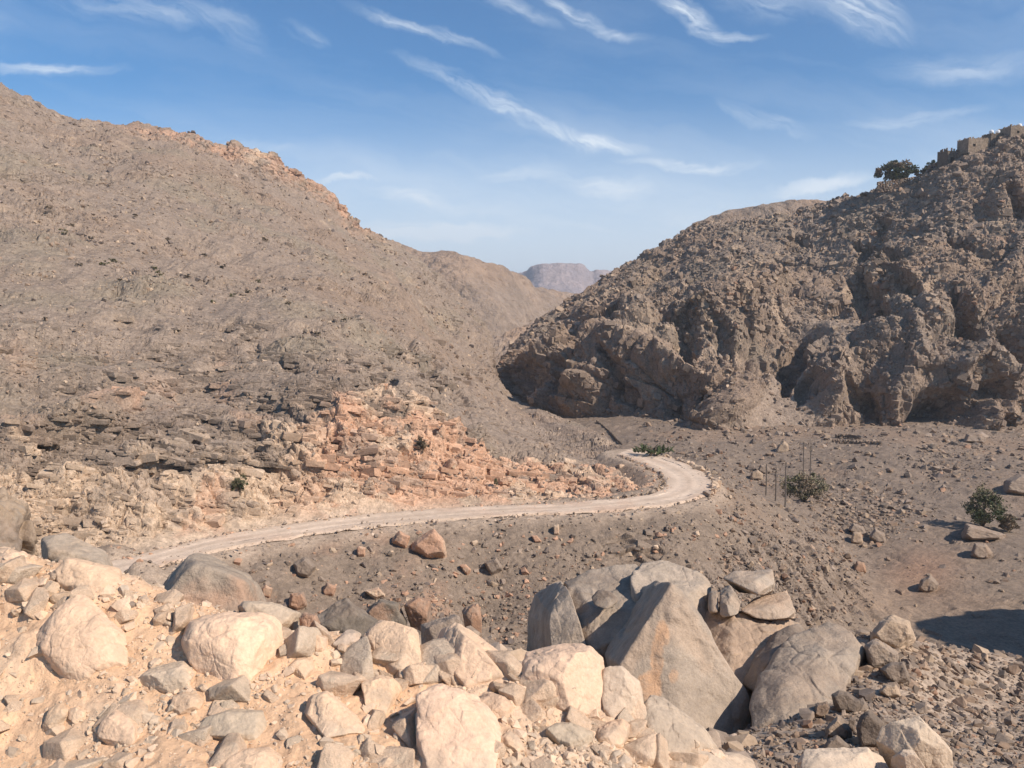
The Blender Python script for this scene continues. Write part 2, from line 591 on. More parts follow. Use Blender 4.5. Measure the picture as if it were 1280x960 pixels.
# near right: rubble shoulder below the viewpoint, big boulders stand on it
for u, v, d in ((1000, 960, 12.5), (1150, 960, 13), (1280, 960, 14), (1500, 960, 15), (1100, 880, 18), (1200, 880, 19.5), (1280, 880, 21), (1085, 800, 24.5), (1130, 806, 25.5),
                (1180, 816, 26.5), (1230, 826, 27.5), (1285, 835, 28.5), (1400, 850, 30), (1600, 860, 32), (900, 960, 12.5), (1040, 840, 21.5), (960, 930, 15)):
    vc_uv(u, v, d)
for u, d, z in ((1085, 29, -14.5), (1180, 32, -17.5), (1285, 35, -20.5), (1400, 38, -22), (1600, 40, -24), (1150, 45, -25), (1280, 50, -28.5), (1500, 52, -29),
                (700, 9, -5.2), (800, 9, -5.4), (900, 8, -5.2), (1000, 7, -4.6), (1150, 7, -4.6), (1300, 7, -4.6), (1600, 7, -4.6), (700, 20, -11.3), (800, 20, -11.0), (900, 22, -12.0),
                (700, 30, -16.5), (850, 30, -15.5), (950, 30, -15), (850, 42, -20.5), (980, 42, -20), (700, 48, -23.5), (850, 54, -24), (1000, 55, -25.5)):
    vc_z(u, d, z)
VC = np.array(VC)


def _vx(u, d):
    return np.stack([np.asarray(u) / 170.0, np.log(np.asarray(d)) * 3.0], -1)


def _rbf_fit():
    X = _vx(VC[:, 0], VC[:, 1])
    r = np.linalg.norm(X[:, None] - X[None], axis=-1)
    A = np.sqrt(r * r + 0.02)
    n = len(X)
    B = np.concatenate([X, np.ones((n, 1))], 1)
    M = np.block([[A + 1e-3 * np.eye(n), B], [B.T, np.zeros((3, 3))]])
    s = np.linalg.solve(M, np.concatenate([VC[:, 2], np.zeros(3)]))
    return X, s[:n], s[n:]


_RX, _RW, _RP = _rbf_fit()


def valley_slope(u, d):
    q = _vx(u, d)
    sh = q.shape[:-1]
    q = q.reshape(-1, 2)
    out = np.empty(len(q))
    for k in range(0, len(q), 20000):
        b = q[k:k + 20000]
        r2 = ((b[:, None] - _RX[None]) ** 2).sum(-1)
        out[k:k + 20000] = np.sqrt(r2 + 0.02) @ _RW + b @ _RP[:2] + _RP[2]
    return out.reshape(sh)


SURF, SCOL = {}, {}


def u_to_x(u, d):
    # forward distance is y; x depends on u only for rays in the horizontal plane closely enough to lay out a grid
    return (u - U0) / FPX * d


def build_valley():
    us = np.arange(-380, 1760, 2.4)
    def lg(a, b, n):
        return np.exp(np.linspace(math.log(a), math.log(b), n, endpoint=False))
    ds = np.concatenate([lg(3.2, 12, 60), lg(12, 30, 230), lg(30, 55, 140), lg(55, 82, 300), lg(82, 240, 330), lg(240, 400, 20)])
    # coarse evaluation of the smooth height, then bilinear refinement
    uc, dc = us[::8], np.exp(np.linspace(math.log(3.1), math.log(402), 260))
    UU, DD = np.meshgrid(uc, dc)
    S = valley_slope(UU, DD)
    fi = np.interp(np.log(ds), np.log(dc), np.arange(len(dc)))
    S = catmull(S, fi)
    S = catmull(np.ascontiguousarray(S.T), np.linspace(0, len(uc) - 1, len(us)) * ((len(us) - 1) / 8) / (len(uc) - 1) if False else np.clip((us - uc[0]) / (uc[1] - uc[0]), 0, len(uc) - 1)).T
    U, D = np.meshgrid(us, ds)
    p = np.stack([u_to_x(U, D), D, S * D], -1)
    rd, rw = near_road(p[..., 0], p[..., 1])
    flat = sstep(2.2, 0.0, rd - rw)
    p[..., 2] = p[..., 2] * (1 - flat) + (ROAD_Z - 0.12) * flat
    n = normals(p)
    n[n[..., 2] < 0] *= -1
    rough = 1 - flat
    far = sstep(85, 120, D)
    x, y, z = p[..., 0], p[..., 1], p[..., 2]
    near = sstep(45, 30, D)
    h = 0.9 * fbm(p / 14.0, 3) * rough * (1 - 0.8 * near)
    # slanting rock ribs on the spur right of the road bend
    rib = sstep(0.5, 1.2, np.exp(-((U - 985) / 110) ** 2 - ((V_of(p) - 725) / 70) ** 2) * 2.0)
    q = np.stack([(x * 0.8 + (y - 75) * 0.5 - z * 0.3) / 1.5, (x - z) / 7.0, z / 7.0], -1)
    c, _ = crag(q, 0.8, 0.7, 0.5)
    h += rib * 0.55 * c
    # exposed ledge in the bank below the road
    led = np.exp(-((U - 800) / 55) ** 2 - ((V_of(p) - 690) / 22) ** 2)
    c2, _ = crag(p / np.array([1.6, 1.6, 0.8]), 0.9, 0.8, 0.4)
    h += led * (0.5 + 0.7 * c2)
    mid = sstep(50, 58, D)
    rk, g = crag(p / 2.2, 0.9, 0.8, 0.4)
    patch = sstep(0.0, 0.35, fbm(p / 9 + 5, 3))
    h += rough * mid * patch * 0.28 * rk
    h += rough * (0.10 + 0.06 * mid) * fbm(p / 0.9, 4)
    h += rough * 0.9 * far * sstep(-0.1, 0.4, fbm(p / 25 + 2, 3)) * fbm(p / 4, 3) * 0.6
    p2 = p + n * h[..., None]
    # colour
    nz = fbm(p / 7 + 3, 4)
    nz2 = fbm(p / 22 + 8, 3)
    col = np.broadcast_to(FILL, p.shape).copy()
    col = mixc(col, GREY * 0.80, far * 0.9)
    col = mixc(col, BROWN * 0.9, 0.7 * sstep(0.05, 0.5, nz2))
    orange = sstep(0.1, 0.45, nz + 0.15 * np.sin(U / 60)) * sstep(680, 560, U) * sstep(50, 56, D) * sstep(76, 70, D)
    col = mixc(col, ORANGE * 0.75, 0.55 * orange)
    col = mixc(col, GREY * 0.9, 0.7 * rib)
    col = mixc(col, ORANGE * 0.62, 0.7 * np.exp(-((U - 1165) / 45) ** 2 - ((V_of(p) - 712) / 25) ** 2))
    col = mixc(col, DUST * 0.9, sstep(2.6, 0.4, rd - rw) * 0.75)
    near = np.maximum(near, sstep(62, 54, D) * sstep(330, 250, U))
    col = mixc(col, DUST * 0.8, near * 0.9)
    o = mk('valley_ground', p2.reshape(-1, 3), grid_faces(*p.shape[:2]), M_VALLEY, col.reshape(-1, 3))
    tag(o, 'stony brown bank, gully and dry wadi bed below the dirt road', 'ground', kind='structure')
    SURF['valley'] = (p2, n, U, D)
    SCOL['valley'] = col


def V_of(p):
    return proj(p)[1]


build_valley()


# ---- left hill
def rb(u, v):
    return (u, v, float(d_at(u, v, ROAD_Z - 0.15)))


LH = [
    [(-260, 790, 50), (-260, 660, 58), (-260, 540, 72), (-260, 400, 105), (-260, 230, 190), (-260, 40, 330), (-260, 120, 480)],
    [(-80, 758, 53), (-80, 610, 62), (-80, 500, 78), (-80, 380, 115), (-80, 225, 200), (-80, 82, 345), (-80, 160, 500)],
    [(30, 728, 57), (20, 570, 67), (20, 478, 84), (10, 370, 122), (10, 230, 212), (12, 118, 352), (12, 190, 500)],
    [(110, 708, 60), (105, 562, 71), (105, 472, 89), (95, 365, 130), (95, 240, 225), (92, 153, 360), (92, 220, 520)],
    [rb(180, 694), (185, 560, 74), (185, 470, 93), (180, 365, 137), (180, 252, 232), (165, 157, 370), (165, 230, 530)],
    [rb(260, 673), (265, 566, 76), (265, 472, 97), (258, 372, 142), (258, 268, 240), (262, 183, 380), (262, 250, 540)],
    [rb(320, 662), (322, 560, 79), (325, 455, 101), (322, 375, 145), (325, 285, 248), (318, 198, 388), (318, 270, 540)],
    [rb(400, 651.5), (400, 520, 84), (392, 440, 106), (388, 378, 150), (392, 305, 258), (394, 238, 402), (388, 310, 550)],
    [rb(460, 644), (452, 500, 88), (440, 435, 113), (434, 383, 160), (436, 330, 270), (440, 291, 412), (440, 370, 560)],
    [rb(560, 636), (545, 530, 90), (522, 462, 122), (508, 410, 182), (500, 358, 290), (494, 314, 430), (500, 400, 580)],
    [rb(650, 632), (628, 570, 91), (586, 505, 124), (558, 460, 186), (545, 412, 290), (545, 352, 430), (552, 440, 580)],
    [rb(740, 627), (708, 582, 95), (655, 538, 128), (612, 502, 186), (596, 456, 285), (588, 400, 400), (600, 480, 560)],
    [rb(800, 620.5), (775, 590, 97), (716, 556, 134), (660, 524, 194), (628, 492, 262), (612, 455, 330), (620, 520, 480)],
    [rb(826, 612), (798, 583, 100), (738, 547, 145), (688, 521, 202), (645, 500, 270), (615, 478, 332), (625, 530, 470)],
    [rb(832, 603), (803, 579, 104), (748, 543, 152), (698, 521, 210), (652, 503, 276), (616, 484, 335), (628, 540, 460)],
    [rb(822, 590), (800, 577, 107), (752, 543, 156), (702, 522, 214), (655, 505, 280), (617, 486, 337), (632, 545, 450)],
    [rb(796, 576), (788, 577, 115), (756, 552, 165), (708, 535, 222), (662, 520, 285), (622, 505, 340), (636, 560, 450)],
    [rb(778, 570), (776, 590, 130), (762, 590, 180), (715, 580, 230), (668, 570, 290), (630, 560, 345), (640, 600, 450)],
]


def build_left_hill():
    p, tr, tc = loft(LH, 1.25, hidden_rows=(5,), hidden_cols=(0, 15, 16))
    n = normals(p)
    V = V_of(p)
    U = proj(p)[0]
    base = sstep(0.0, 0.22, tr)
    rd, rw = near_road(p[..., 0], p[..., 1])
    base *= sstep(0.0, 2.5, rd - rw)
    D = p[..., 1]
    up = sstep(1.0, 4.0, tr)
    crest = sstep(5.6, 4.9, tr)
    spur = sstep(12.2, 15, tc)
    h = up * (1 - spur) * crest * 6.0 * fbm(p / 60.0, 4, 0.5)
    # gullies running down the slope
    gq = np.stack([(p[..., 0] + 0.25 * p[..., 1]) / 16, p[..., 1] / 60, p[..., 2] / 60], -1)
    h += up * (1 - 0.8 * spur) * crest * 1.7 * fbm(gq + 0.25 * vnoise(p / 12)[..., None], 4, 0.55, True)
    # craggy outcrops
    warp = np.stack([vnoise(p / 3 + k * 7.7) for k in range(3)], -1) * 0.5
    out = sstep(-0.15, 0.30, fbm(p / 17 + 4.4, 4)) * sstep(5.8, 4.5, tr)
    lowrock = sstep(0.3, 0.7, tr) * sstep(3.0, 1.9, tr)
    out = np.maximum(out * (0.35 + 0.65 * up), 0.9 * lowrock * sstep(-0.25, 0.2, fbm(p / 13 + 1.1, 3)))
    k1, _ = crag((p + warp) / np.array([4.2, 4.2, 2.6]), 1.1, 0.9, 0.9, ck=11)
    k2, _ = crag((p + warp * .6) / np.array([1.5, 1.5, 0.95]), 1.1, 1.0, 1.0, ck=11)
    k3, _ = crag((p + warp * .6) / 9.0, 0.8, 0.6, 0.2)
    # faint diagonal beds crossing the upper slope
    dg = (p[..., 2] - 0.55 * p[..., 0] + 2.5 * fbm(p / 25, 3)) / 9.0
    sd_ = dg % 1.0
    h += up * crest * (1 - spur) * 0.9 * sstep(0, .8, sd_) * sstep(1, .9, sd_) * sstep(-.2, .3, fbm(p / 40 + 3, 3))
    h += base * out * (0.75 * k1 + (0.32 - 0.14 * up) * k2) * (0.65 + 0.30 * up) + up * out * (1 - spur) * 1.2 * k3 * crest
    # tilted beds standing out as ledges in the lower hillside
    bed = p[..., 2] + 0.10 * p[..., 0] + 1.6 * fbm(p / 9 + 2, 3)
    s = (bed / 3.4) % 1.0
    saw = sstep(0.0, 0.75, s) * sstep(1.0, 0.93, s)
    ledge = sstep(0.25, 0.6, tr) * sstep(2.9, 2.2, tr) * sstep(10.8, 9, tc)
    ledge *= sstep(-0.3, 0.1, fbm(p / 12 + 9, 3))
    h += base * ledge * 2.4 * (saw - 0.3)
    # two strong ledges at the left
    for (uc, vc, wu, amp) in ((240, 585, 130, 2.3), (230, 478, 150, 0.7), (70, 555, 80, 2.2), (170, 522, 90, 1.1), (300, 415, 20, 0.7)):
        t = V - vc - 6 * vnoise(p / 4) + (U - uc) * 0.02
        prof = sstep(-26, -3, t) * sstep(3.0, -1.0, t)
        h += amp * prof * np.exp(-((U - uc) / wu) ** 4)
    # blocky blasted rock in the road cut
    cut = sstep(0.05, 0.25, tr) * sstep(1.5, 0.9, tr)
    tq = p + warp * np.array([1, 1, .4]) + np.stack([0 * s, 0 * s, .22 * p[..., 0]], -1)
    k4, _ = crag(tq / np.array([3.6, 3.0, 1.5]), 1.2, 0.9, 0.9, ck=12)
    k5, _ = crag(tq / np.array([1.2, 1.0, 0.6]), 1.1, 0.9, 0.9, ck=11)
    h += base * cut * (0.58 * k4 + 0.28 * k5) * sstep(5, 0, spur * 5)
    # the fallen-out corner with three dark pillars
    for (uc, vc, w, hh, amp) in ((418, 556, 7, 18, -2.2), (404, 545, 5, 14, -1.6), (437, 548, 5, 16, -1.2), (428, 520, 22, 30, 1.1), (290, 418, 10, 4, -1.6)):
        h += amp * np.exp(-((U - uc) / w) ** 2 - ((V - vc) / hh) ** 2)
    k8, _ = crag(p / (0.9 + 0.9 * up[..., None]), 1.0, 0.9, 0.4)
    h += base * (0.07 + 0.05 * up) * k8 * sstep(-.3, .2, fbm(p / 10 + 31, 3)) * (1 - .4 * spur)
    h += base * (0.10 - 0.05 * up) * fbm(p / 1.1, 3) * (1 - 0.6 * spur) + base * up * 0.5 * fbm(p / 4.0, 4)
    # cliff band under the plateau rim
    cliff = np.exp(-((tr - 4.86) / 0.13) ** 2) * sstep(3.2, 4.6, tc) * sstep(9.2, 7.6, tc)
    k6, _ = crag(p / np.array([7, 7, 12.0]), 0.8, 0.7, 0.5)
    h += cliff * (3.5 + 2.2 * k6)
    h += sstep(4.5, 5.0, tr) * sstep(5.6, 5.1, tr) * (0.8 * k3 * (1 - spur) + 0.6 * fbm(p / 5, 3) * (1 - spur))
    p2 = p + n * h[..., None]
    # flat-topped step on the rim
    p2[..., 2] += 3.2 * sstep(282, 289, U) * sstep(352, 344, U) * np.exp(-((tr - 5) / .22) ** 2)
    # mineral colour
    a, b, c = fbm(p / 30 + 1, 4), fbm(p / 8 + 2, 4), fbm(p / 3 + 7, 3)
    col = np.broadcast_to(GREY * 1.0, p.shape).copy()
    col = mixc(col, BROWN * 0.92, sstep(-0.1, 0.35, a) * 0.5)
    col = mixc(col, OLIVE * 1.2, sstep(0.05, 0.4, fbm(p / 22 + 40, 3)) * 0.6)
    col = mixc(col, PALE * 0.95, sstep(0.25, 0.6, b) * 0.35)
    col = mixc(col, DARK * 1.3, sstep(0.2, 0.55, fbm(p / 6 + 13, 4)) * 0.4 * out)
    cutline = 1.0 + 0.30 * b + 0.15 * c + 0.28 * np.clip(k4, -1, 1) + 0.12 * np.clip(k5, -1, 1)
    cutc = sstep(0.06, -0.06, tr - cutline * np.interp(tc, [0, 5, 7, 8.5, 9.3, 11, 14], [.95, .9, 1.0, 1.12, 1.0, .9, 1.0])) * sstep(14.8, 13.0, tc)
    stone = PALE * 1.08 * (1 - sstep(6.0, 7.6, tc)[..., None]) + np.array([.55, .335, .215]) * sstep(6.0, 7.6, tc)[..., None]
    stone = stone + (ORANGE * 1.12 - stone) * (sstep(0.15, 0.35, fbm(p / 5 + 21, 4)) * 0.6)[..., None]
    stone = stone + (GREY * 1.15 - stone) * (sstep(0.1, 0.3, fbm(p / 3.2 + 33, 4) + .25 * k5) * 0.6)[..., None]
    stone = stone + (PALE * 1.15 - stone) * (sstep(0.15, 0.35, fbm(p / 4.1 + 60, 4) + .2 * k4) * 0.8)[..., None]
    col = col + (stone - col) * (cutc * 0.92)[..., None]
    # orange seams on the lower hillside
    for (uc, vc, wu, wv, k) in ((150, 512, 45, 14, .8), (190, 510, 30, 18, .8), (285, 478, 14, 22, .75), (430, 520, 18, 40, .8), (60, 540, 60, 12, .4), (20, 460, 22, 20, .35), (300, 540, 60, 10, .3)):
        col = mixc(col, ORANGE * 1.08, k * np.exp(-((U - uc) / wu) ** 2 - ((V - vc) / wv) ** 2) * sstep(-0.35, 0.25, b + c))
    for (uc, vc, wu, wv) in ((260, 570, 80, 18), (140, 575, 60, 20), (330, 470, 70, 18)):
        col = mixc(col, GREY * 0.95 + OLIVE * 0.15, 0.7 * np.exp(-((U - uc) / wu) ** 4 - ((V - vc) / wv) ** 2))
    col = mixc(col, ORANGE * 0.95, cliff * 0.75 * sstep(-0.3, 0.3, b + 0.5 * c))
    col = mixc(col, PALE * 1.3, 0.8 * np.exp(-((U - 325) / 16) ** 2 - ((V - 201) / 5) ** 2))
    col = mixc(col, DUST * 0.95, sstep(2.2, 0.3, rd - rw) * 0.7)
    o = mk('left_hill', p2.reshape(-1, 3), grid_faces(*p.shape[:2]), M_HILL, col.reshape(-1, 3))
    tag(o, 'long sunlit rocky hillside with an orange road cut at its foot', 'hill', kind='structure')
    SURF['left'] = (p2, n, tr, tc)
    SCOL['left'] = col


build_left_hill()

# ---- right hill
RH = [
    [(618, 600, 380), (618, 560, 382), (616, 520, 384), (618, 500, 386), (622, 490, 390), (632, 480, 396), (640, 560, 520)],
    [(612, 500, 330), (612, 492, 332), (613, 478, 335), (619, 464, 342), (626, 456, 350), (640, 440, 365), (648, 520, 520)],
    [(634, 515, 300), (634, 505, 303), (636, 455, 310), (640, 446, 322), (652, 428, 345), (664, 412, 372), (672, 500, 540)],
    [(676, 526, 272), (676, 512, 275), (678, 443, 286), (684, 428, 310), (694, 405, 345), (706, 382, 382), (714, 470, 560)],
    [(745, 545, 245), (745, 524, 249), (745, 436, 264), (752, 405, 295), (764, 372, 340), (776, 338, 388), (782, 430, 570)],
    [(800, 560, 228), (800, 535, 232), (800, 440, 248), (806, 395, 286), (816, 348, 335), (832, 304, 384), (838, 400, 570)],
    [(846, 580, 212), (846, 548, 217), (850, 462, 232), (850, 400, 268), (858, 340, 322), (880, 282, 376), (886, 380, 560)],
    [(905, 584, 204), (905, 556, 207), (905, 480, 218), (905, 405, 248), (918, 335, 304), (945, 276, 362), (950, 370, 550)],
    [(975, 575, 202), (975, 540, 208), (975, 470, 226), (975, 402, 252), (990, 330, 304), (1012, 261, 350), (1016, 360, 540)],
    [(1045, 565, 206), (1045, 520, 213), (1045, 432, 228), (1048, 380, 250), (1062, 312, 294), (1088, 240, 332), (1094, 340, 520)],
    [(1110, 570, 202), (1110, 538, 206), (1110, 440, 219), (1110, 370, 242), (1128, 292, 284), (1146, 224, 318), (1150, 320, 500)],
    [(1165, 570, 202), (1165, 540, 205), (1165, 435, 217), (1162, 358, 238), (1172, 280, 274), (1182, 203, 308), (1186, 300, 480)],
    [(1225, 570, 203), (1225, 535, 206), (1225, 425, 217), (1225, 345, 236), (1228, 268, 268), (1232, 186, 302), (1236, 285, 470)],
    [(1300, 565, 206), (1300, 530, 210), (1300, 418, 220), (1300, 335, 236), (1300, 255, 264), (1300, 165, 297), (1300, 270, 460)],
    [(1480, 560, 210), (1480, 520, 214), (1480, 400, 224), (1480, 300, 240), (1480, 210, 264), (1480, 110, 292), (1480, 220, 450)],
    [(1720, 560, 215), (1720, 510, 219), (1720, 380, 230), (1720, 270, 246), (1720, 160, 270), (1720, 50, 296), (1720, 170, 450)],
]


def build_right_hill():
    p, tr, tc = loft(RH, 1.2, hidden_rows=(5,), hidden_cols=(0, 14))
    n = normals(p)
    U, V, _ = proj(p)
    crest = sstep(5.5, 4.9, tr)
    foot = sstep(0.0, 0.5, tr)
    slopew = foot * crest
    rim = sstep(5.0, 4.1, tr) * foot
    # scree fans lie smooth on the cliff foot
    fan = np.exp(-((U - (988 - (V - 470) * 0.25)) / (11 + np.maximum(V - 455, 0) * 0.62)) ** 4) * sstep(452, 478, V)
    fan = np.maximum(fan, 0.85 * np.exp(-((U - 1040) / 55) ** 2 - ((V - 402) / 14) ** 2))
    fan = np.clip(fan, 0, 1)
    rock = 1 - 0.9 * fan
    w1 = np.stack([vnoise(p / 14 + k * 5.1) for k in range(3)], -1) * 5
    # leaning ribs and gullies
    rq = np.stack([(p[..., 0] - 0.55 * p[..., 2]) / 24, p[..., 1] / 55, p[..., 2] / 48], -1)
    low = sstep(4.4, 2.2, tr)
    warp = np.stack([vnoise(p / 5 + k * 7.7) for k in range(3)], -1) * 0.7
    lean = np.stack([-0.45 * p[..., 2], 0 * low, 0 * low], -1)
    kA, _ = crag((p + w1 + lean) / np.array([30, 34, 44.0]), 1.5, 0.9, 0.15)
    k1, _ = crag((p + w1 * .5 + lean * .6) / np.array([12, 13, 15.0]), 1.4, 0.9, 0.35)
    k2, _ = crag((p + warp) / np.array([4.6, 4.8, 4.6]), 1.2, 0.9, 0.5)
    k3, _ = crag((p + warp * .6) / np.array([1.9, 1.9, 1.7]), 1.1, 1.0, 0.6)
    k0, _ = crag(p / 0.85, 1.0, 0.9, 0.4)
    h = rim * rock * ((3.0 + 3.0 * low) * kA + 2.2 * fbm(p / 45 + 2, 3) * (1 - low))
    kC, _ = crag((p + warp * 1.5 + lean * .4) / np.array([3.2, 3.4, 11.0]), 1.0, 0.9, 0.6)
    h += rim * rock * (0.7 + 2.9 * low) * k1 + slopew * rock * (0.45 * k2 + 0.65 * low * kC) + rock * foot * (0.30 * k3 + 0.13 * k0)
    # bedding: a few hard courses stand out of the cliff
    bed = (p[..., 2] + 0.22 * p[..., 0] + 3.0 * fbm(p / 22, 3)) / 11.0
    sb = bed % 1.0
    h += slopew * rock * low * 2.0 * (sstep(0, .85, sb) * sstep(1, .94, sb) - .4) * sstep(-.25, .2, fbm(p / 30 + 9, 3))
    # gullies between the ribs
    rq2 = np.stack([(p[..., 0] - 0.45 * p[..., 2]) / 15, p[..., 1] / 40, p[..., 2] / 40], -1)
    h += slopew * rock * (0.8 + 1.4 * low) * fbm(rq2 + w1 / 40, 3, 0.5, True)
    h += foot * (0.2 * fbm(p / 1.6, 3) + 0.5 * fbm(p / 6, 3) * crest)
    # left end: a vertical wall with columns
    wall = sstep(5.6, 3.0, tc) * sstep(0.6, 1.1, tr) * sstep(2.25, 1.9, tr)
    cq = np.stack([(p[..., 0] + p[..., 1] * 0.3) / 3.6, p[..., 1] / 30, p[..., 2] / 22], -1)
    h += wall * (2.6 * fbm(cq, 3, 0.6, True) - 0.5)
    lip = np.exp(-((tr - 2.03) / 0.07) ** 2) * sstep(8.5, 6.5, tc)
    h += lip * 1.6
    rag1, rag2 = 13 * fbm(p / 7, 4, 0.65), 15 * fbm(p / 6 + 3, 4, 0.65)
    depthmod = np.clip(0.9 + 0.8 * fbm(p / 8 + 11, 3), 0.2, 1.5)
    # hollows, overhangs and the large shaded recesses of the cliff
    for (uc, vc, wu, wv, amp, lean) in ((1085, 372, 20, 26, -8, -.35), (1120, 352, 24, 18, -6, -.5), (1208, 396, 13, 38, -9, -.35), (990, 455, 15, 36, -9, .25), (1010, 492, 14, 16, -6, .3),
                                        (1082, 500, 15, 26, -7, -.4), (1180, 516, 44, 32, -10, .15), (1128, 536, 12, 14, -5, 0), (1240, 488, 22, 14, -5, -.3), (722, 470, 11, 24, -6, .3),
                                        (702, 455, 7, 22, -4, .2), (780, 482, 10, 30, -5, -.3), (836, 530, 9, 40, -7, .15), (858, 556, 26, 7, -4, .0), (618, 470, 6, 14, -4, -.3),
                                        (636, 472, 5, 20, -4, .2), (660, 478, 4, 16, -2.5, 0), (905, 430, 10, 26, -4, -.3), (940, 400, 18, 10, -4, -.4), (800, 400, 12, 10, -4, .4),
                                        (925, 325, 16, 10, -4, -.4), (1000, 300, 14, 9, -4, -.4), (1095, 316, 26, 12, -5, -.4), (1200, 300, 16, 12, -4, -.4), (1265, 440, 20, 30, -5, -.3),
                                        (1255, 530, 14, 10, -4, 0), (1270, 250, 12, 14, -5, -.4), (1100, 280, 12, 10, -4, -.4), (855, 440, 10, 22, -4, -.3)):
        du = (U - uc) + lean * (V - vc) + rag1
        e = (du / wu) ** 2 + ((V - vc + rag2) / wv) ** 2
        h += amp * 1.15 * sstep(1.25, 0.8, np.sqrt(e)) * depthmod
    # bulges beside them
    for (uc, vc, wu, wv, amp) in ((900, 530, 50, 36, 4.5), (1045, 475, 28, 40, 5), (1120, 450, 50, 45, 5), (1225, 455, 40, 40, 5), (1235, 520, 25, 24, 5), (940, 380, 40, 40, 4), (1160, 400, 30, 40, 4), (700, 440, 40, 12, 2)):
        h += amp * np.exp(-((U - uc) / wu) ** 2 - ((V - vc) / wv) ** 2)
    h += sstep(4.4, 5, tr) * sstep(5.5, 5.0, tr) * (0.9 * k2 + 0.3 * k1)
    p2 = p + n * h[..., None]
    a, b, c = fbm(p / 35 + 1, 4), fbm(p / 9 + 2, 4), fbm(p / 3 + 7, 3)
    col = np.broadcast_to(GREY * 0.92, p.shape).copy()
    col = mixc(col, BROWN * 0.92, sstep(-0.2, 0.3, a) * 0.75)
    col = mixc(col, OLIVE, sstep(0.0, 0.4, fbm(p / 18 + 40, 3)) * 0.4)
    col = mixc(col, PALE * 0.85, sstep(0.2, 0.5, b + 0.5 * c) * 0.55)
    col = mixc(col, DARK * 1.3, sstep(0.1, 0.5, fbm(p / 11 + 13, 4)) * 0.35)
    seam = sstep(0.0, 0.4, fbm(p / np.array([9, 9, 14]) + 71, 4)) * sstep(3.2, 2.0, tr) * foot
    for (uc, vc, wu, wv, k) in ((930, 450, 35, 28, .75), (1060, 385, 16, 20, .7), (1140, 535, 45, 16, .7), (1165, 500, 20, 25, .4), (745, 470, 30, 20, .45), (1205, 262, 30, 10, .45), (870, 560, 30, 10, .5), (1250, 300, 20, 12, .4)):
        seam = np.maximum(seam * 0.6, k * np.exp(-((U - uc) / wu) ** 2 - ((V - vc) / wv) ** 2) * sstep(-0.4, 0.2, b + c))
    col = mixc(col, ORANGE * 0.88, seam)
    col = mixc(col, GREY * 1.12, fan * 0.9)
    o = mk('right_hill', p2.reshape(-1, 3), grid_faces(*p.shape[:2]), M_HILL, col.reshape(-1, 3))
    tag(o, 'steep craggy brown hill with shaded hollows across the wadi', 'hill', kind='structure')
    SURF['right'] = (p2, n, tr, tc)
    SCOL['right'] = col


build_right_hill()


# ---- hills farther away
def far_hill(name, label, net, step, amp, sc, colA, colB, mat=M_FAR, seed=0.0):
    p, tr, tc = loft(net, step, hidden_rows=(len(net[0]) - 2,))
    n = normals(p)
    R = len(net[0]) - 1
    w = sstep(R, R - 0.9, tr)
    h = w * amp * (fbm(p / sc + seed, 5, 0.55, True) * 0.8 + 0.5 * fbm(p / (sc * 0.25) + seed, 4))
    k, _ = crag(p / (sc * 0.16) + seed, 0.8, 0.6, 0.3)
    h += amp * 0.16 * k
    p2 = p + n * h[..., None]
    t = sstep(-0.3, 0.4, fbm(p / (sc * 0.8) + 5 + seed, 4))
    col = mixc(np.broadcast_to(np.asarray(colA, np.float32), p.shape).copy(), colB, t)
    o = mk(name, p2.reshape(-1, 3), grid_faces(*p.shape[:2]), mat, col.reshape(-1, 3))
    tag(o, label, 'hill', kind='structure')
    SURF[name] = (p2, n, tr, tc)


far_hill('ridge_hill', 'smooth brown ridge closing the valley behind the left hill', [
    [(300, 560, 560), (300, 470, 620), (300, 360, 720), (320, 290, 800), (330, 400, 1000)],
    [(460, 560, 520), (460, 470, 580), (470, 390, 680), (480, 306, 780), (480, 420, 1000)],
    [(540, 560, 500), (530, 470, 560), (525, 390, 660), (522, 317, 760), (525, 430, 1000)],
    [(600, 560, 480), (590, 480, 540), (585, 400, 650), (580, 320, 750), (585, 440, 1000)],
    [(630, 560, 470), (620, 480, 540), (616, 400, 660), (606, 333, 770), (612, 450, 1000)],
    [(660, 560, 470), (650, 480, 560), (646, 410, 690), (640, 344, 810), (645, 450, 1000)],
    [(690, 560, 480), (680, 490, 590), (676, 420, 740), (672, 362, 880), (678, 460, 1100)],
    [(740, 560, 500), (730, 490, 620), (724, 425, 790), (718, 371, 960), (722, 460, 1150)],
    [(860, 560, 520), (850, 490, 650), (840, 430, 820), (830, 384, 1000), (835, 460, 1200)],
], 1.2, 8, 80, BROWN * 0.95 + GREY * .1, GREY * 1.05)
far_hill('slope_hill', 'pale stony slope on the far side of the wadi', [
    [(560, 600, 420), (545, 520, 430), (545, 470, 470), (560, 440, 540), (565, 520, 600)],
    [(610, 600, 410), (600, 520, 425), (600, 460, 470), (612, 428, 540), (618, 520, 620)],
    [(650, 600, 405), (645, 520, 425), (650, 450, 480), (660, 412, 560), (664, 520, 640)],
    [(690, 600, 405), (690, 520, 430), (695, 440, 490), (700, 396, 590), (704, 520, 660)],
    [(760, 600, 405), (760, 520, 430), (760, 430, 500), (766, 385, 620), (770, 520, 700)],
], 1.4, 6, 45, GREY * 1.25, BROWN * 1.2, seed=7.0)
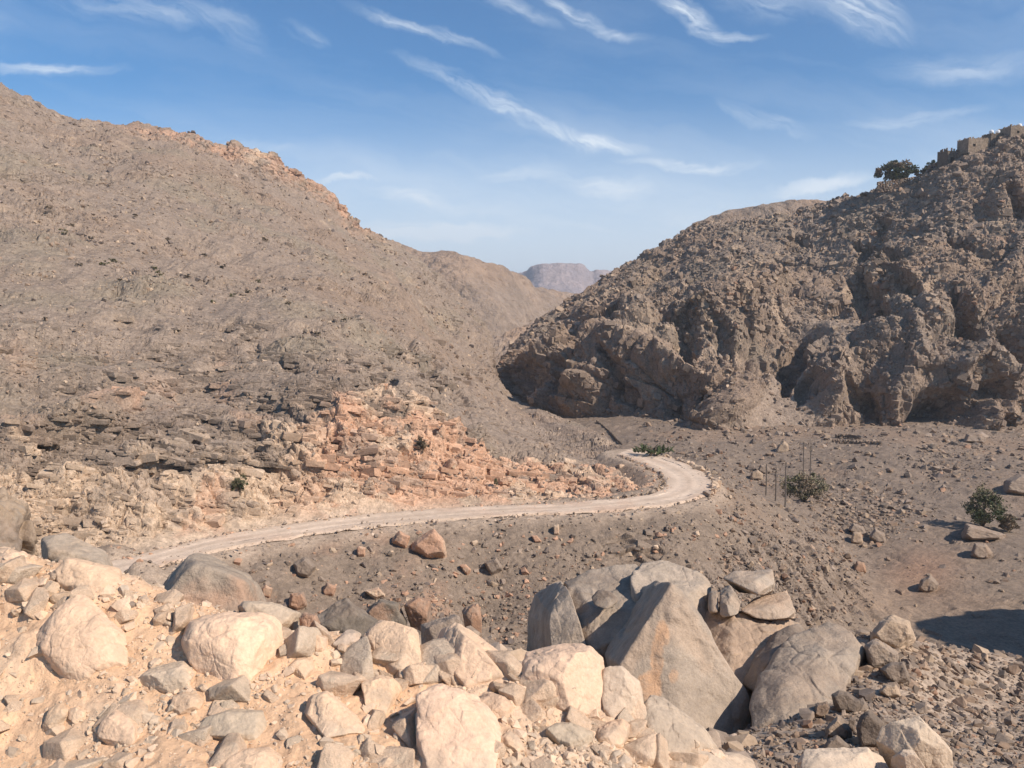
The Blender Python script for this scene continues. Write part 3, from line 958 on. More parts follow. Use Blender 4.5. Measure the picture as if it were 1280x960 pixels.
far_hill('distant_hill', 'hazy mauve table mountain at the end of the valley', [
    [(560, 430, 2300), (560, 400, 2500), (560, 372, 2800), (560, 352, 3000), (560, 400, 4200)],
    [(630, 430, 2300), (630, 395, 2500), (630, 365, 2800), (632, 347, 3000), (632, 400, 4200)],
    [(655, 430, 2300), (656, 392, 2500), (658, 356, 2760), (659, 341, 2900), (660, 400, 4200)],
    [(666, 430, 2300), (666, 391, 2490), (667, 350, 2740), (667, 335, 2870), (668, 400, 4200)],
    [(676, 430, 2300), (676, 390, 2480), (677, 346, 2720), (678, 331.5, 2840), (680, 400, 4200)],
    [(692, 430, 2300), (692, 390, 2480), (692, 344, 2720), (693, 331, 2840), (693, 400, 4200)],
    [(706, 430, 2300), (706, 390, 2480), (706, 344, 2720), (707, 331, 2840), (707, 400, 4200)],
    [(722, 430, 2300), (723, 391, 2490), (724, 347, 2730), (725, 332.5, 2850), (725, 400, 4200)],
    [(731, 430, 2300), (732, 393, 2505), (733, 353, 2760), (733, 338, 2880), (733, 400, 4200)],
    [(738, 430, 2300), (740, 395, 2520), (741, 358, 2780), (740, 342.5, 2920), (740, 400, 4200)],
    [(748, 430, 2300), (750, 395, 2520), (751, 356, 2780), (750, 339.5, 2950), (750, 400, 4200)],
    [(770, 430, 2300), (770, 396, 2520), (770, 360, 2800), (768, 342, 3000), (768, 400, 4200)],
    [(860, 430, 2300), (860, 396, 2520), (860, 362, 2800), (860, 345, 3000), (860, 400, 4200)],
], 0.8, 11, 160, (.36, .28, .255), (.28, .23, .225), seed=3.0)
far_hill('rear_hill', 'rounded brown shoulder behind the craggy right hill', [
    [(820, 500, 440), (820, 400, 460), (820, 350, 490), (830, 318, 520), (830, 420, 700)],
    [(870, 500, 430), (870, 380, 450), (874, 310, 485), (880, 277, 520), (880, 400, 700)],
    [(920, 500, 430), (920, 370, 450), (925, 290, 485), (930, 265, 520), (930, 400, 700)],
    [(970, 500, 430), (970, 370, 450), (972, 280, 485), (975, 255, 520), (975, 400, 700)],
    [(1020, 500, 430), (1020, 370, 450), (1020, 285, 485), (1022, 256, 520), (1022, 400, 700)],
    [(1120, 500, 430), (1120, 370, 450), (1120, 300, 485), (1120, 275, 520), (1120, 400, 700)],
], 1.3, 3.5, 40, BROWN * 1.0, GREY * 1.0, seed=12.0)


# knoll outside the frame to the right: the shade on the wadi bed is cast by it
def build_knoll():
    n = 120
    g = np.linspace(-1, 1, n)
    X, Y = np.meshgrid(g, g)
    r = np.sqrt(X**2 + Y**2)
    p = np.stack([74 + X * 28, 60 + Y * 19, -31 + 27 * sstep(1.0, 0.25, r)], -1)
    k, _ = crag(p / 4, 0.8, 0.6, 0.3)
    p[..., 2] += sstep(1, 0.8, r) * (1.2 * k + 1.5 * fbm(p / 8, 3))
    o = mk('side_hill', p.reshape(-1, 3), grid_faces(n, n), M_HILL, np.broadcast_to(GREY, (n * n, 3)))
    tag(o, 'rocky knoll on the right bank of the wadi bed', 'hill', kind='structure')


build_knoll()

# base plain far below everything, out to the horizon
def build_plain():
    r = np.concatenate([[0.1], np.geomspace(50, 20000, 40)])
    a = np.linspace(0, 2 * math.pi, 97)
    R, A = np.meshgrid(r, a, indexing='ij')
    z = -75 - 0.0 * R
    p = np.stack([R * np.sin(A), R * np.cos(A), z + 3 * fbm(np.stack([R * np.sin(A), R * np.cos(A), z], -1) / 400, 3)], -1)
    o = mk('ground', p.reshape(-1, 3), grid_faces(len(r), len(a)), M_FAR, np.broadcast_to(BROWN * 1.1, (p.size // 3, 3)))
    tag(o, 'stony desert plain reaching to the horizon', 'ground', kind='structure')


build_plain()

# ---- foreground berm of pale dust
BM = [
    [(-250, 1500, 1.5), (-250, 1080, 2.3), (-250, 960, 2.75), (-250, 880, 3.02), (-250, 790, 3.39), (-250, 705, 3.8), (-250, 760, 5.2), (-250, 1100, 6.6)],
    [(0, 1500, 1.5), (0, 1080, 2.3), (0, 960, 2.75), (0, 880, 3.02), (0, 790, 3.39), (0, 703, 3.8), (0, 760, 5.2), (0, 1100, 6.6)],
    [(90, 1500, 1.5), (90, 1080, 2.3), (90, 960, 2.75), (90, 880, 3.02), (90, 790, 3.39), (90, 714, 3.76), (90, 770, 5.2), (90, 1100, 6.6)],
    [(200, 1500, 1.5), (200, 1080, 2.3), (200, 960, 2.75), (200, 885, 3.02), (200, 805, 3.35), (205, 750, 3.65), (205, 800, 4.97), (200, 1100, 6.32)],
    [(330, 1500, 1.5), (330, 1080, 2.3), (330, 962, 2.75), (330, 892, 3.02), (330, 825, 3.31), (335, 783, 3.58), (335, 840, 4.73), (330, 1100, 6.04)],
    [(450, 1500, 1.5), (450, 1085, 2.3), (450, 965, 2.75), (450, 900, 3.02), (450, 845, 3.27), (455, 802, 3.54), (455, 860, 4.5), (450, 1100, 5.76)],
    [(570, 1500, 1.5), (570, 1085, 2.3), (570, 970, 2.75), (570, 905, 3.02), (570, 850, 3.27), (575, 815, 3.46), (575, 880, 4.27), (570, 1100, 5.48)],
    [(690, 1500, 1.5), (690, 1090, 2.3), (690, 980, 2.75), (690, 925, 2.98), (690, 885, 3.19), (695, 850, 3.39), (695, 910, 4.03), (690, 1120, 5.2)],
    [(800, 1500, 1.5), (800, 1100, 2.3), (800, 1000, 2.69), (800, 955, 2.93), (805, 925, 3.14), (810, 892, 3.35), (810, 950, 3.8), (800, 1150, 4.97)],
    [(880, 1500, 1.5), (880, 1110, 2.3), (880, 1020, 2.69), (880, 990, 2.93), (880, 968, 3.1), (880, 945, 3.31), (880, 1000, 3.72), (880, 1200, 4.73)],
    [(1000, 1500, 1.5), (1000, 1120, 2.3), (1000, 1040, 2.69), (1000, 1010, 2.93), (1000, 990, 3.1), (1000, 975, 3.27), (1000, 1030, 3.65), (1000, 1250, 4.5)],
    [(1150, 1500, 1.5), (1150, 1120, 2.3), (1150, 1040, 2.69), (1150, 1010, 2.93), (1150, 990, 3.1), (1150, 975, 3.27), (1150, 1030, 3.65), (1150, 1250, 4.5)],
    [(1300, 1500, 1.5), (1300, 1120, 2.3), (1300, 1045, 2.69), (1300, 1020, 2.93), (1300, 1005, 3.1), (1300, 990, 3.27), (1300, 1050, 3.65), (1300, 1280, 4.5)],
    [(1600, 1500, 1.5), (1600, 1120, 2.3), (1600, 1045, 2.69), (1600, 1020, 2.93), (1600, 1005, 3.1), (1600, 990, 3.27), (1600, 1050, 3.65), (1600, 1280, 4.5)],
]


def build_berm():
    p, tr, tc = loft(BM, 1.8, hidden_rows=(0, 6), hidden_cols=(0, 10, 11, 12))
    n = normals(p)
    U, V, _ = proj(p)
    h = 0.10 * fbm(p / 0.9, 4) + 0.035 * fbm(p / 0.22 + 4, 4)
    k1, _ = crag(p / 0.34 + 3, 0.7, 0.6, 0.25)
    k2, _ = crag(p / 0.13 + 9, 0.7, 0.6, 0.2)
    lump = sstep(-0.25, 0.25, fbm(p / 0.8 + 7, 3)) * sstep(4.0, 3.0, tr + 0 * tc) * 0.5 + sstep(2.6, 3.6, tr)
    lump = np.clip(lump, 0, 1)
    h += lump * (0.022 * k1 + 0.014 * k2) + 0.005 * k2
    h += 0.008 * fbm(p / 0.05, 3)
    p2 = p + n * h[..., None]
    a = fbm(p / 0.7 + 3, 4)
    col = mixc(np.broadcast_to(SAND * 1.02, p.shape).copy(), SAND * np.array([1.0, 0.9, 0.8]), sstep(-0.2, 0.4, a))
    col = mixc(col, PALE * 1.25, 0.5 * sstep(0.1, 0.5, fbm(p / 0.3 + 50, 3)))
    o = mk('dust_ground', p2.reshape(-1, 3), grid_faces(*p.shape[:2]), M_BERM, col.reshape(-1, 3), smooth=True)
    tag(o, 'pale dusty earth of the roadside berm in front', 'ground', kind='structure')
    SURF['berm'] = (p2, n, tr, tc)
    SCOL['berm'] = col


build_berm()
HAZE_DENSITY = 0.00019


def build_haze():
    x0, x1, y0, y1, z0, z1 = -5200, 5200, -900, 7500, -85, 330
    v = [(x, y, z) for x in (x0, x1) for y in (y0, y1) for z in (z0, z1)]
    f = [(0, 1, 3, 2), (4, 6, 7, 5), (0, 4, 5, 1), (2, 3, 7, 6), (0, 2, 6, 4), (1, 5, 7, 3)]
    m = bpy.data.materials.new('haze')
    m.use_nodes = True
    nt = m.node_tree
    nt.nodes.clear()
    out = nt.nodes.new('ShaderNodeOutputMaterial')
    pv = nt.nodes.new('ShaderNodeVolumePrincipled')
    pv.inputs['Color'].default_value = (0.86, 0.90, 0.97, 1)
    pv.inputs['Density'].default_value = HAZE_DENSITY
    pv.inputs['Anisotropy'].default_value = 0.15
    nt.links.new(pv.outputs[0], out.inputs['Volume'])
    tag(mk('haze', v, f, m), 'thin pale haze filling the valley', 'haze', kind='stuff')


build_haze()
# ------------------------------------------------------------------ what stands where: depth of the terrain seen at a pixel
ZB = np.full((520, 700), np.inf)                            # 2 px cells, u from -60, v from -40


def zb_add(p):
    u, v, f = proj(p.reshape(-1, 3))
    i, j = ((v + 40) / 2).astype(int), ((u + 60) / 2).astype(int)
    ok = (i >= 0) & (i < 520) & (j >= 0) & (j < 700) & (p.reshape(-1, 3)[:, 1] > 0.5)
    np.minimum.at(ZB, (i[ok], j[ok]), p.reshape(-1, 3)[ok, 1])


for _k in ('valley', 'left', 'right', 'berm', 'slope_hill', 'ridge_hill'):
    zb_add(SURF[_k][0])


def depth(u, v, r=1):
    i, j = int((v + 40) / 2), int((u + 60) / 2)
    i, j = min(max(i, r), 519 - r), min(max(j, r), 699 - r)
    w = ZB[i - r:i + r + 1, j - r:j + r + 1]
    w = w[np.isfinite(w)]
    return float(np.median(w)) if len(w) else (depth(u, v, r + 1) if r < 8 else 100.0)


# ------------------------------------------------------------------ rocks
_ICO = {}


def ico(level):
    if level not in _ICO:
        bm = bmesh.new()
        bmesh.ops.create_icosphere(bm, subdivisions=level, radius=1)
        v = np.array([x.co[:] for x in bm.verts])
        f = np.array([[y.index for y in x.verts] for x in bm.faces])
        bm.free()
        _ICO[level] = (v / np.linalg.norm(v, axis=1, keepdims=True), f)
    return _ICO[level]


def hull_planes(pts):
    bm = bmesh.new()
    for q in pts:
        bm.verts.new(q)
    bmesh.ops.convex_hull(bm, input=bm.verts)
    bm.normal_update()
    c = np.mean([x.co[:] for x in bm.verts if x.link_faces], axis=0)
    pl = []
    for f in bm.faces:
        n = np.array(f.normal[:])
        o = float(n @ (np.array(f.verts[0].co[:]) - c))
        if o < 0:
            n, o = -n, -o
        if o > 1e-5 and not any(np.dot(n, m) > 0.985 for m, _ in pl):
            pl.append((n, o))
    v = np.array([x.co[:] for x in bm.verts if x.link_faces])
    bm.free()
    return c, np.array([a for a, _ in pl]), np.array([b for _, b in pl]), v


def rock_verts(pts, level, sharp=16, rough=0.05, seed=0.0, cragk=1.0, chop=0):
    c, N, O, hv = hull_planes(pts)
    if chop:                                                # broken corners: extra planes cut into the hull
        rr = np.random.default_rng(int(seed * 1000) % 99991)
        M = rr.normal(size=(chop, 3))
        M /= np.linalg.norm(M, axis=1, keepdims=True)
        S = ((hv - c) @ M.T).max(0)
        N, O = np.concatenate([N, M]), np.concatenate([O, S * rr.uniform(0.66, 0.93, chop)])
    d, f = ico(level)
    ext = np.ptp(hv, axis=0) + 1e-6
    d = d * ext
    d = d / np.linalg.norm(d, axis=1, keepdims=True)
    t = np.maximum(d @ N.T, 0) / O
    r = (t ** sharp).sum(1) ** (-1.0 / sharp)
    p = d * r[:, None]
    s = float(ext.mean())
    q = p / s
    k1, _ = crag(q * 3.2 + 0.3 * np.stack([vnoise(q * 4 + j * 9.1) for j in range(3)], -1) + seed, 0.9, 0.45, 0.3, ck=26)
    k2, _ = crag(q * 8.0 + seed, 0.9, 0.45, 0.3)
    h = rough * s * (0.28 * fbm(q * 2.2 + seed, 4) + cragk * (0.42 * k1 + 0.24 * k2) + 0.16 * fbm(q * 14 + seed, 3))
    p = p + d * h[:, None]
    return c, p, f, q


def rock_colour(q, A, B, seed, amount=0.6, lo=0.0, hi=0.35):
    t = sstep(lo, hi, fbm(q * 2.4 + seed + 30, 5)) * amount
    col = mixc(np.broadcast_to(np.asarray(A, np.float32), q.shape).copy(), B, t)
    return col


def outline_hull(o, d, thick, ext=0.0, front=0.72, lean=0.0):
    """solid behind a traced outline: rim at depth d, a smaller front face nearer, a back face farther; lean tips the top away"""
    o = np.array(o, float)
    c = o.mean(0)
    hgt = max(np.ptp(o[:, 1]), 1)
    up = (o[:, 1].max() - o[:, 1]) / hgt
    pts = [P(o[:, 0], o[:, 1], d + lean * up)]
    i = c + (o - c) * front
    pts.append(P(i[:, 0], i[:, 1] + 0.06 * hgt, d - 0.5 * thick + lean * up))
    b = c + (o - c) * 0.86
    pts.append(P(b[:, 0], b[:, 1] + 0.04 * hgt, d + 0.7 * thick + lean * up))
    if ext:
        lo = o[o[:, 1] > c[1]]
        pts.append(P(lo[:, 0], lo[:, 1] + ext, np.full(len(lo), d)))
        pts.append(P(lo[:, 0], lo[:, 1] + ext, np.full(len(lo), d + 0.6 * thick)))
    return np.concatenate(pts)


ROCKS = []


def add_rock(name, label, hull, mat, A, B, group=None, level=5, sharp=16, rough=0.05, amount=0.6, cat='rock', smooth=True, cragk=1.0, stain=(), lo=0.0, hi=0.35, chop=0):
    seed = len(ROCKS) * 3.17 + 1.3
    c, p, f, q = rock_verts(hull, level, sharp, rough, seed, cragk, chop)
    base = c.copy()
    base[2] += p[:, 2].min()
    col = rock_colour(q, A, B, seed, amount, lo, hi)
    if stain:                                               # rust stains in the stone itself
        u, v, _ = proj(p + c)
        n = 0.8 * fbm(q * 6 + seed, 5, .6)
        for uc, vc, wu, wv, k in stain:
            e = np.sqrt(((u - uc) / wu) ** 2 + ((v - vc) / wv) ** 2) + n
            col = mixc(col, B, k * sstep(1.0, 0.85, e))
    o = mk(name, p - np.array([0, 0, p[:, 2].min()]), f, mat, col, smooth=smooth, loc=base)
    tag(o, label, cat, group)
    ROCKS.append(o)
    return o


GB = 'pale rocks half buried in the dusty berm'
WARM = SAND * np.array([1.04, 1.0, .96], np.float32)
PGREY = np.array([.50, .382, .275], np.float32)
berm_rocks = [
    # name, label, outline, colour, thickness factor, sharpness, d offset
    ('boulder', 'large rounded cream boulder above a flat stone on the left part of the berm', [(227, 805), (238, 777), (283, 766), (330, 767), (349, 779), (352, 809), (341, 839), (315, 851), (277, 858), (244, 839)], WARM * 1.05, .8, 9),
    ('boulder', 'broad dusty boulder with a slanting left edge, largest at the left end of the berm', [(36, 790), (67, 765), (109, 739), (127, 747), (150, 779), (158, 809), (150, 839), (112, 852), (86, 848), (56, 818)], WARM, .6, 11),
    ('rock', 'flat cream stone with a dark shadow beneath, just left of the large rounded boulder', [(172, 850), (195, 831), (225, 823), (240, 834), (245, 854), (214, 866), (184, 860)], PGREY * 1.1, .7, 14),
    ('rock', 'small flat stone directly below the flat stone with the dark shadow', [(212, 886), (217, 869), (240, 862), (255, 875), (247, 891), (225, 896)], WARM, .7, 12),
    ('rock', 'greyish slab with a shaded lower edge below the large rounded boulder', [(247, 921), (255, 895), (292, 886), (330, 888), (342, 902), (320, 932), (296, 928)], PGREY, .6, 16),
    ('rock', 'long leaning slab with a shadowed left edge left of the tall cream block', [(371, 884), (382, 864), (409, 860), (436, 880), (455, 910), (447, 930), (420, 936), (397, 907)], WARM, .5, 14),
    ('rock', 'small round cream stone right of the large rounded boulder', [(357, 837), (371, 823), (390, 823), (395, 839), (379, 851)], WARM * 1.03, .8, 9),
    ('rock', 'dust covered block with a straight dark foot near the lower left corner', [(127, 937), (122, 915), (139, 880), (169, 893), (181, 927)], WARM, .6, 16),
    ('rock', 'narrow slanting stone shaded on its right side near the left edge', [(51, 917), (66, 880), (82, 871), (91, 887), (76, 911), (60, 924)], WARM * .95, .7, 14),
    ('rock', 'fist sized stone touching the narrow slanting stone', [(86, 898), (88, 886), (98, 882), (108, 890), (106, 902), (95, 906)], WARM, .9, 10),
    ('boulder', 'smooth rounded stone cut off by the bottom edge below the greyish slab', [(275, 962), (285, 940), (312, 932), (336, 934), (351, 946), (354, 975), (280, 980)], WARM * 1.03, .7, 9),
    ('rock', 'little dark grey stone lying behind the broad dusty boulder', [(149, 753), (160, 747), (172, 756), (161, 765)], SLATE, .9, 12),
    ('boulder', 'low cream hump on the crest at the left of the berm', [(67, 713), (86, 697), (120, 704), (147, 710), (152, 732), (112, 740), (75, 736)], WARM * 1.04, .7, 9),
    ('boulder', 'pale crest stone at the very left edge of the photo', [(-14, 715), (2, 697), (30, 690), (47, 705), (40, 722), (0, 728)], WARM * 1.04, .8, 10),
    ('rock', 'pale slab with a grey underside behind the large rounded boulder', [(288, 764), (305, 752), (340, 754), (374, 766), (371, 783), (352, 786), (310, 780)], PGREY * 1.1, .8, 16),
    ('rock', 'squarish cream stone with a crack at its left, right of the grey underside slab', [(382, 797), (397, 789), (411, 793), (407, 813), (389, 816)], WARM, .9, 16),
    ('rock', 'two toned stone with a dark gap below it on the middle of the crest', [(414, 806), (437, 785), (451, 792), (449, 807), (430, 814)], PGREY * 1.05, .8, 16),
    ('boulder', 'big cream boulder on the crest in the middle of the berm', [(452, 810), (458, 788), (474, 778), (490, 775), (510, 780), (526, 794), (533, 808), (540, 836), (508, 852), (470, 832)], WARM * 1.06, .7, 12),
    ('boulder', 'wide pale slab sloping down to the right from the middle crest', [(536, 808), (556, 786), (575, 777), (590, 781), (625, 808), (650, 830), (653, 851), (606, 846), (566, 858), (544, 834)], WARM * 1.03, .7, 15),
    ('boulder', 'tall cream block with a sharp vertical left edge at the bottom middle', [(508, 872), (514, 858), (545, 850), (580, 858), (600, 876), (618, 905), (631, 936), (632, 985), (512, 985), (509, 910)], WARM * 1.08, .7, 20),
    ('boulder', 'wide cream rock ledge with a shaded undercut', [(640, 846), (651, 819), (692, 808), (737, 808), (753, 823), (754, 872), (745, 908), (722, 900), (696, 886), (652, 868)], WARM * 1.03, .7, 16),
    ('boulder', 'rounded block touching the right end of the cream ledge', [(751, 829), (775, 831), (798, 853), (806, 884), (783, 900), (753, 903)], PGREY * 1.08, .7, 11),
    ('rock', 'dusty wedge of rock between the leaning slab and the tall block', [(447, 852), (475, 844), (502, 849), (499, 868), (477, 897), (450, 882)], WARM, .7, 14),
    ('rock', 'cream rock under the left end of the ledge, with a dark hole at its left', [(594, 873), (610, 867), (628, 868), (643, 884), (631, 901), (602, 902)], WARM, .8, 14),
    ('rock', 'dark shaded stone sitting in the loose rubble under the ledge', [(676, 911), (690, 902), (713, 901), (742, 914), (738, 934), (712, 938)], PGREY * .92, .8, 16),
    ('rock', 'faceted tan stone right of the dark shaded stone in the rubble', [(744, 911), (760, 899), (777, 898), (792, 910), (777, 934), (752, 931)], WARM * .95, .8, 16),
    ('rock', 'small pale stone at the foot of the tall block on its right side', [(621, 918), (634, 911), (650, 921), (658, 940), (640, 944), (626, 934)], WARM, .8, 15),
    ('boulder', 'large rough cream block at the lower right, biggest of the stones there', [(1096, 925), (1102, 908), (1118, 900), (1158, 894), (1180, 909), (1186, 940), (1186, 985), (1130, 985), (1112, 950)], PGREY * 1.12, .8, 20),
    ('boulder', 'flat topped cream block lying along the bottom edge', [(1000, 953), (1008, 937), (1100, 935), (1121, 955), (1123, 990), (1001, 990)], PGREY * 1.15, .5, 24),
    ('boulder', 'pale knobbly rock at the bottom edge beside a dark cleft', [(844, 937), (868, 936), (895, 939), (924, 943), (948, 956), (950, 990), (848, 990)], PGREY * 1.1, .6, 12),
    ('rock', 'small wedge shaped stone leaning on the largest lower right block', [(1120, 937), (1145, 939), (1162, 961), (1162, 985), (1124, 985)], PGREY * 1.05, .8, 16),
    ('boulder', 'grey and tan slab sloping down behind the right end of the berm', [(795, 862), (812, 862), (832, 880), (875, 908), (897, 937), (890, 960), (848, 962), (806, 925), (797, 900)], PGREY * .85, .8, 18),
]
BERM_FOOT = []


def embed(ol, tf, dmax=1.22):
    """outline resting in the sloping berm: every rim point lies on the ground seen there, the face bulges out of it"""
    ol = np.array(ol, float)
    ol = ol.mean(0) + (ol - ol.mean(0)) * 1.06
    w = min(np.ptp(ol[:, 0]), 1.4 * np.ptp(ol[:, 1]))
    if ol[:, 1].max() > 1000 or ol[:, 0].mean() > 830:
        db = 3.2
    else:
        db = depth(ol[:, 0].mean(), min(ol[:, 1].max(), 985) - 2, 3)
    d = np.array([min(depth(u, min(v, 990), 2), db * dmax, db + w / FPX * 3.2) for u, v in ol])
    th = tf * w / FPX * db
    c = ol.mean(0)
    pts = [P(ol[:, 0], ol[:, 1], d)]
    i = c + (ol - c) * 0.74
    q = P(i[:, 0], i[:, 1], d * 0.5 + d.mean() * 0.5)
    pts.append(q + np.array([0.05, -0.85, 0.45]) * 0.42 * th)
    i = c + (ol - c) * 0.35
    pts.append(P(i[:, 0], i[:, 1], d * 0.2 + d.mean() * 0.8) + np.array([0.05, -0.85, 0.45]) * 0.52 * th)
    b = c + (ol - c) * 0.9
    pts.append(P(b[:, 0], b[:, 1], d) - np.array([0, -0.6, 0.8]) * 0.8 * th)
    return np.concatenate(pts), w


for nm, lab, ol, colr, tf, sh in berm_rocks:
    hull, w = embed(ol, tf)
    jit = np.random.default_rng(int(ol[0][0]) + 500)
    colr = np.asarray(colr) * (1 + jit.normal(0, .05)) * np.array([1, 1 + jit.normal(0, .007), 1 + jit.normal(0, .015)])
    add_rock(nm, lab, hull, M_ROCK, colr, PALE * 1.15 if sh < 14 else np.array([.45, .345, .25]), GB, level=7 if w > 70 else 6, sharp=sh * 4.5 if sh > 9 else 32, rough=0.05, amount=.55, cat=nm, chop=14 if sh > 9 else 4)

GG = 'huge grey boulders on the slope below the berm'
LSL = np.array([.405, .320, .242], np.float32)
TAN = np.array([.45, .322, .226], np.float32)
DKG = np.array([.185, .150, .115], np.float32)


def solid(pts):
    a = np.array(pts, float)
    return P(a[:, 0], a[:, 1], a[:, 2])


add_rock('boulder', 'left half of the cracked grey boulder, with a black shaded left face', solid([
    (660, 770, 28.0), (668, 742, 28), (702, 725, 26), (712, 742, 24.5), (724, 778, 23.2), (733, 812, 22.6), (690, 815, 22.9), (659, 812, 28), (688, 768, 23.9), (690, 880, 22.4), (735, 880, 22.2), (660, 880, 27.5),
    (668, 760, 29), (705, 735, 29), (720, 860, 28), (665, 860, 28)]), M_BOULDER, LSL, SLATE, GG, 7, 120, 0.045, .6, 'boulder')
add_rock('boulder', 'right half of the cracked grey boulder, a broad rounded slab behind the pointed one', solid([
    (704, 727, 26.3), (722, 718, 26.4), (760, 707, 26.6), (792, 703, 26.6), (812, 715, 25.6), (800, 745, 24), (770, 805, 22.6), (735, 815, 22.8), (726, 775, 23.6), (714, 745, 24.6), (740, 880, 22.2), (790, 880, 22.2),
    (720, 730, 30), (800, 715, 30), (800, 860, 28), (725, 860, 28)]), M_BOULDER, LSL, SLATE, GG, 7, 100, 0.04, .6, 'boulder', chop=9)
add_rock('rock', 'small dark loose rock caught on top of the cracked grey boulder', solid([
    (738, 747, 23.6), (747, 737, 23.7), (762, 738, 23.6), (774, 750, 23.3), (768, 758, 23.2), (742, 757, 23.2), (752, 742, 24.4), (768, 744, 24.4), (758, 760, 23.0)]), M_BOULDER, SLATE * .95, LSL, None, 5, 14, 0.05, .5)
add_rock('boulder', 'pale grey cap of rock rising just behind the tip of the pointed boulder', solid([
    (788, 722, 25), (800, 703, 26.4), (832, 699, 26.8), (870, 715, 26.4), (892, 735, 25.4), (888, 762, 24), (850, 785, 22.8), (800, 785, 22.8), (800, 870, 22.4), (890, 870, 23),
    (800, 712, 30), (870, 722, 30), (880, 850, 29), (800, 850, 29)]), M_BOULDER, LSL * 1.05, SLATE, GG, 7, 90, 0.045, .5, 'boulder', chop=7)
add_rock('boulder', 'tall pointed grey boulder with an orange stained front and a black left face', solid([
    (839, 723, 20.8), (847, 731, 20.9), (822, 727, 23.6), (797, 738, 25.4), (760, 785, 26.2), (745, 812, 26.2), (776, 838, 19.4), (800, 872, 19.0), (876, 780, 20.6), (910, 828, 20.2),
    (932, 866, 20.0), (942, 932, 19.4), (938, 960, 19.0), (870, 960, 18.2), (800, 940, 18.6), (850, 800, 27), (900, 840, 26.5), (935, 940, 25.5), (780, 900, 26)]),
    M_BOULDER, LSL * .95, np.array([.53, .325, .195], np.float32), GG, 7, 130, 0.045, .2, 'boulder', lo=.12, hi=.3, stain=[(828, 792, 10, 18, .9), (822, 822, 9, 30, .9), (812, 860, 20, 26, .95), (842, 846, 8, 12, .7)])
add_rock('boulder', 'overhanging top slab of the stacked blocks right of the pointed boulder', solid([
    (903, 723, 25.2), (918, 714, 25.6), (965, 711, 25.6), (970, 736, 24.6), (952, 744, 24.0), (930, 733, 24.0), (915, 728, 28), (965, 722, 28), (960, 745, 27), (925, 740, 26)]), M_BOULDER, LSL * 1.1, TAN, GG, 6, 120, 0.05, .5, 'boulder', chop=7)
add_rock('boulder', 'upright wedge under the top slab of the stacked blocks', solid([
    (896, 765, 24), (899, 738, 24.6), (912, 730, 24.6), (926, 752, 23.8), (922, 768, 23.4), (905, 772, 23.4), (905, 740, 27), (925, 756, 27), (900, 772, 26)]), M_BOULDER, LSL, TAN, GG, 6, 120, 0.05, .5, 'boulder', chop=7)
add_rock('boulder', 'narrow grey block left of the upright wedge in the stack', solid([
    (884, 760, 24.2), (886, 738, 24.8), (897, 734, 24.8), (898, 766, 23.9), (888, 770, 23.8), (888, 745, 26.5), (898, 768, 26.5)]), M_BOULDER, LSL * .9, TAN, GG, 5, 20, 0.04, .5, 'boulder', chop=7)
add_rock('boulder', 'warm tan block at the right end of the stacked blocks', solid([
    (925, 762, 24), (945, 748, 24.4), (984, 737, 25), (996, 771, 24), (958, 775, 23.4), (935, 772, 23.4), (940, 752, 27.5), (985, 744, 27.5), (990, 775, 26.5)]), M_BOULDER, TAN * 1.05, LSL, GG, 6, 120, 0.05, .5, 'boulder', chop=7)
add_rock('boulder', 'tan bedrock ledge below the stacked blocks, with a crack down its face', solid([
    (870, 760, 24.6), (900, 762, 24.2), (958, 770, 24.2), (998, 774, 24.4), (1004, 795, 23.4), (960, 812, 22.2), (940, 835, 21.6), (910, 830, 21.8), (885, 790, 23), (900, 890, 21), (1000, 880, 22),
    (880, 770, 29), (1000, 780, 29), (990, 870, 28), (890, 870, 28)]), M_BOULDER, TAN * .95, LSL, GG, 7, 110, 0.06, .7, 'boulder', chop=7)
add_rock('boulder', 'big rounded grey boulder right of the pointed one, stones piled on its right side', solid([
    (938, 882, 18.6), (948, 845, 19.8), (972, 815, 20.6), (1002, 790, 21.4), (1034, 778, 22), (1064, 790, 21.4), (1080, 812, 20.6), (1066, 850, 19.4), (1040, 900, 17.6), (1020, 945, 16.6), (985, 965, 16.2), (945, 950, 17),
    (980, 850, 18.8), (1020, 820, 19.8), (960, 850, 24), (1040, 795, 26), (1075, 840, 25), (1000, 960, 22)]), M_BOULDER, LSL * .88, TAN * .8, GG, 7, 60, 0.05, .5, 'boulder')
add_rock('boulder', 'rock wedge coloured dark for the shadow band behind the big rounded boulder', solid([
    (925, 860, 21.4), (945, 820, 22), (972, 788, 22.6), (1004, 776, 23), (1008, 796, 22), (960, 830, 21), (935, 880, 20.6), (950, 800, 25), (1000, 785, 26), (940, 880, 24)]), M_BOULDER, SLATE * 1.15, LSL, GG, 6, 100, 0.06, .5, 'boulder', chop=7)  # boulder's shadow band built as a wedge, its shade put into the slate colour

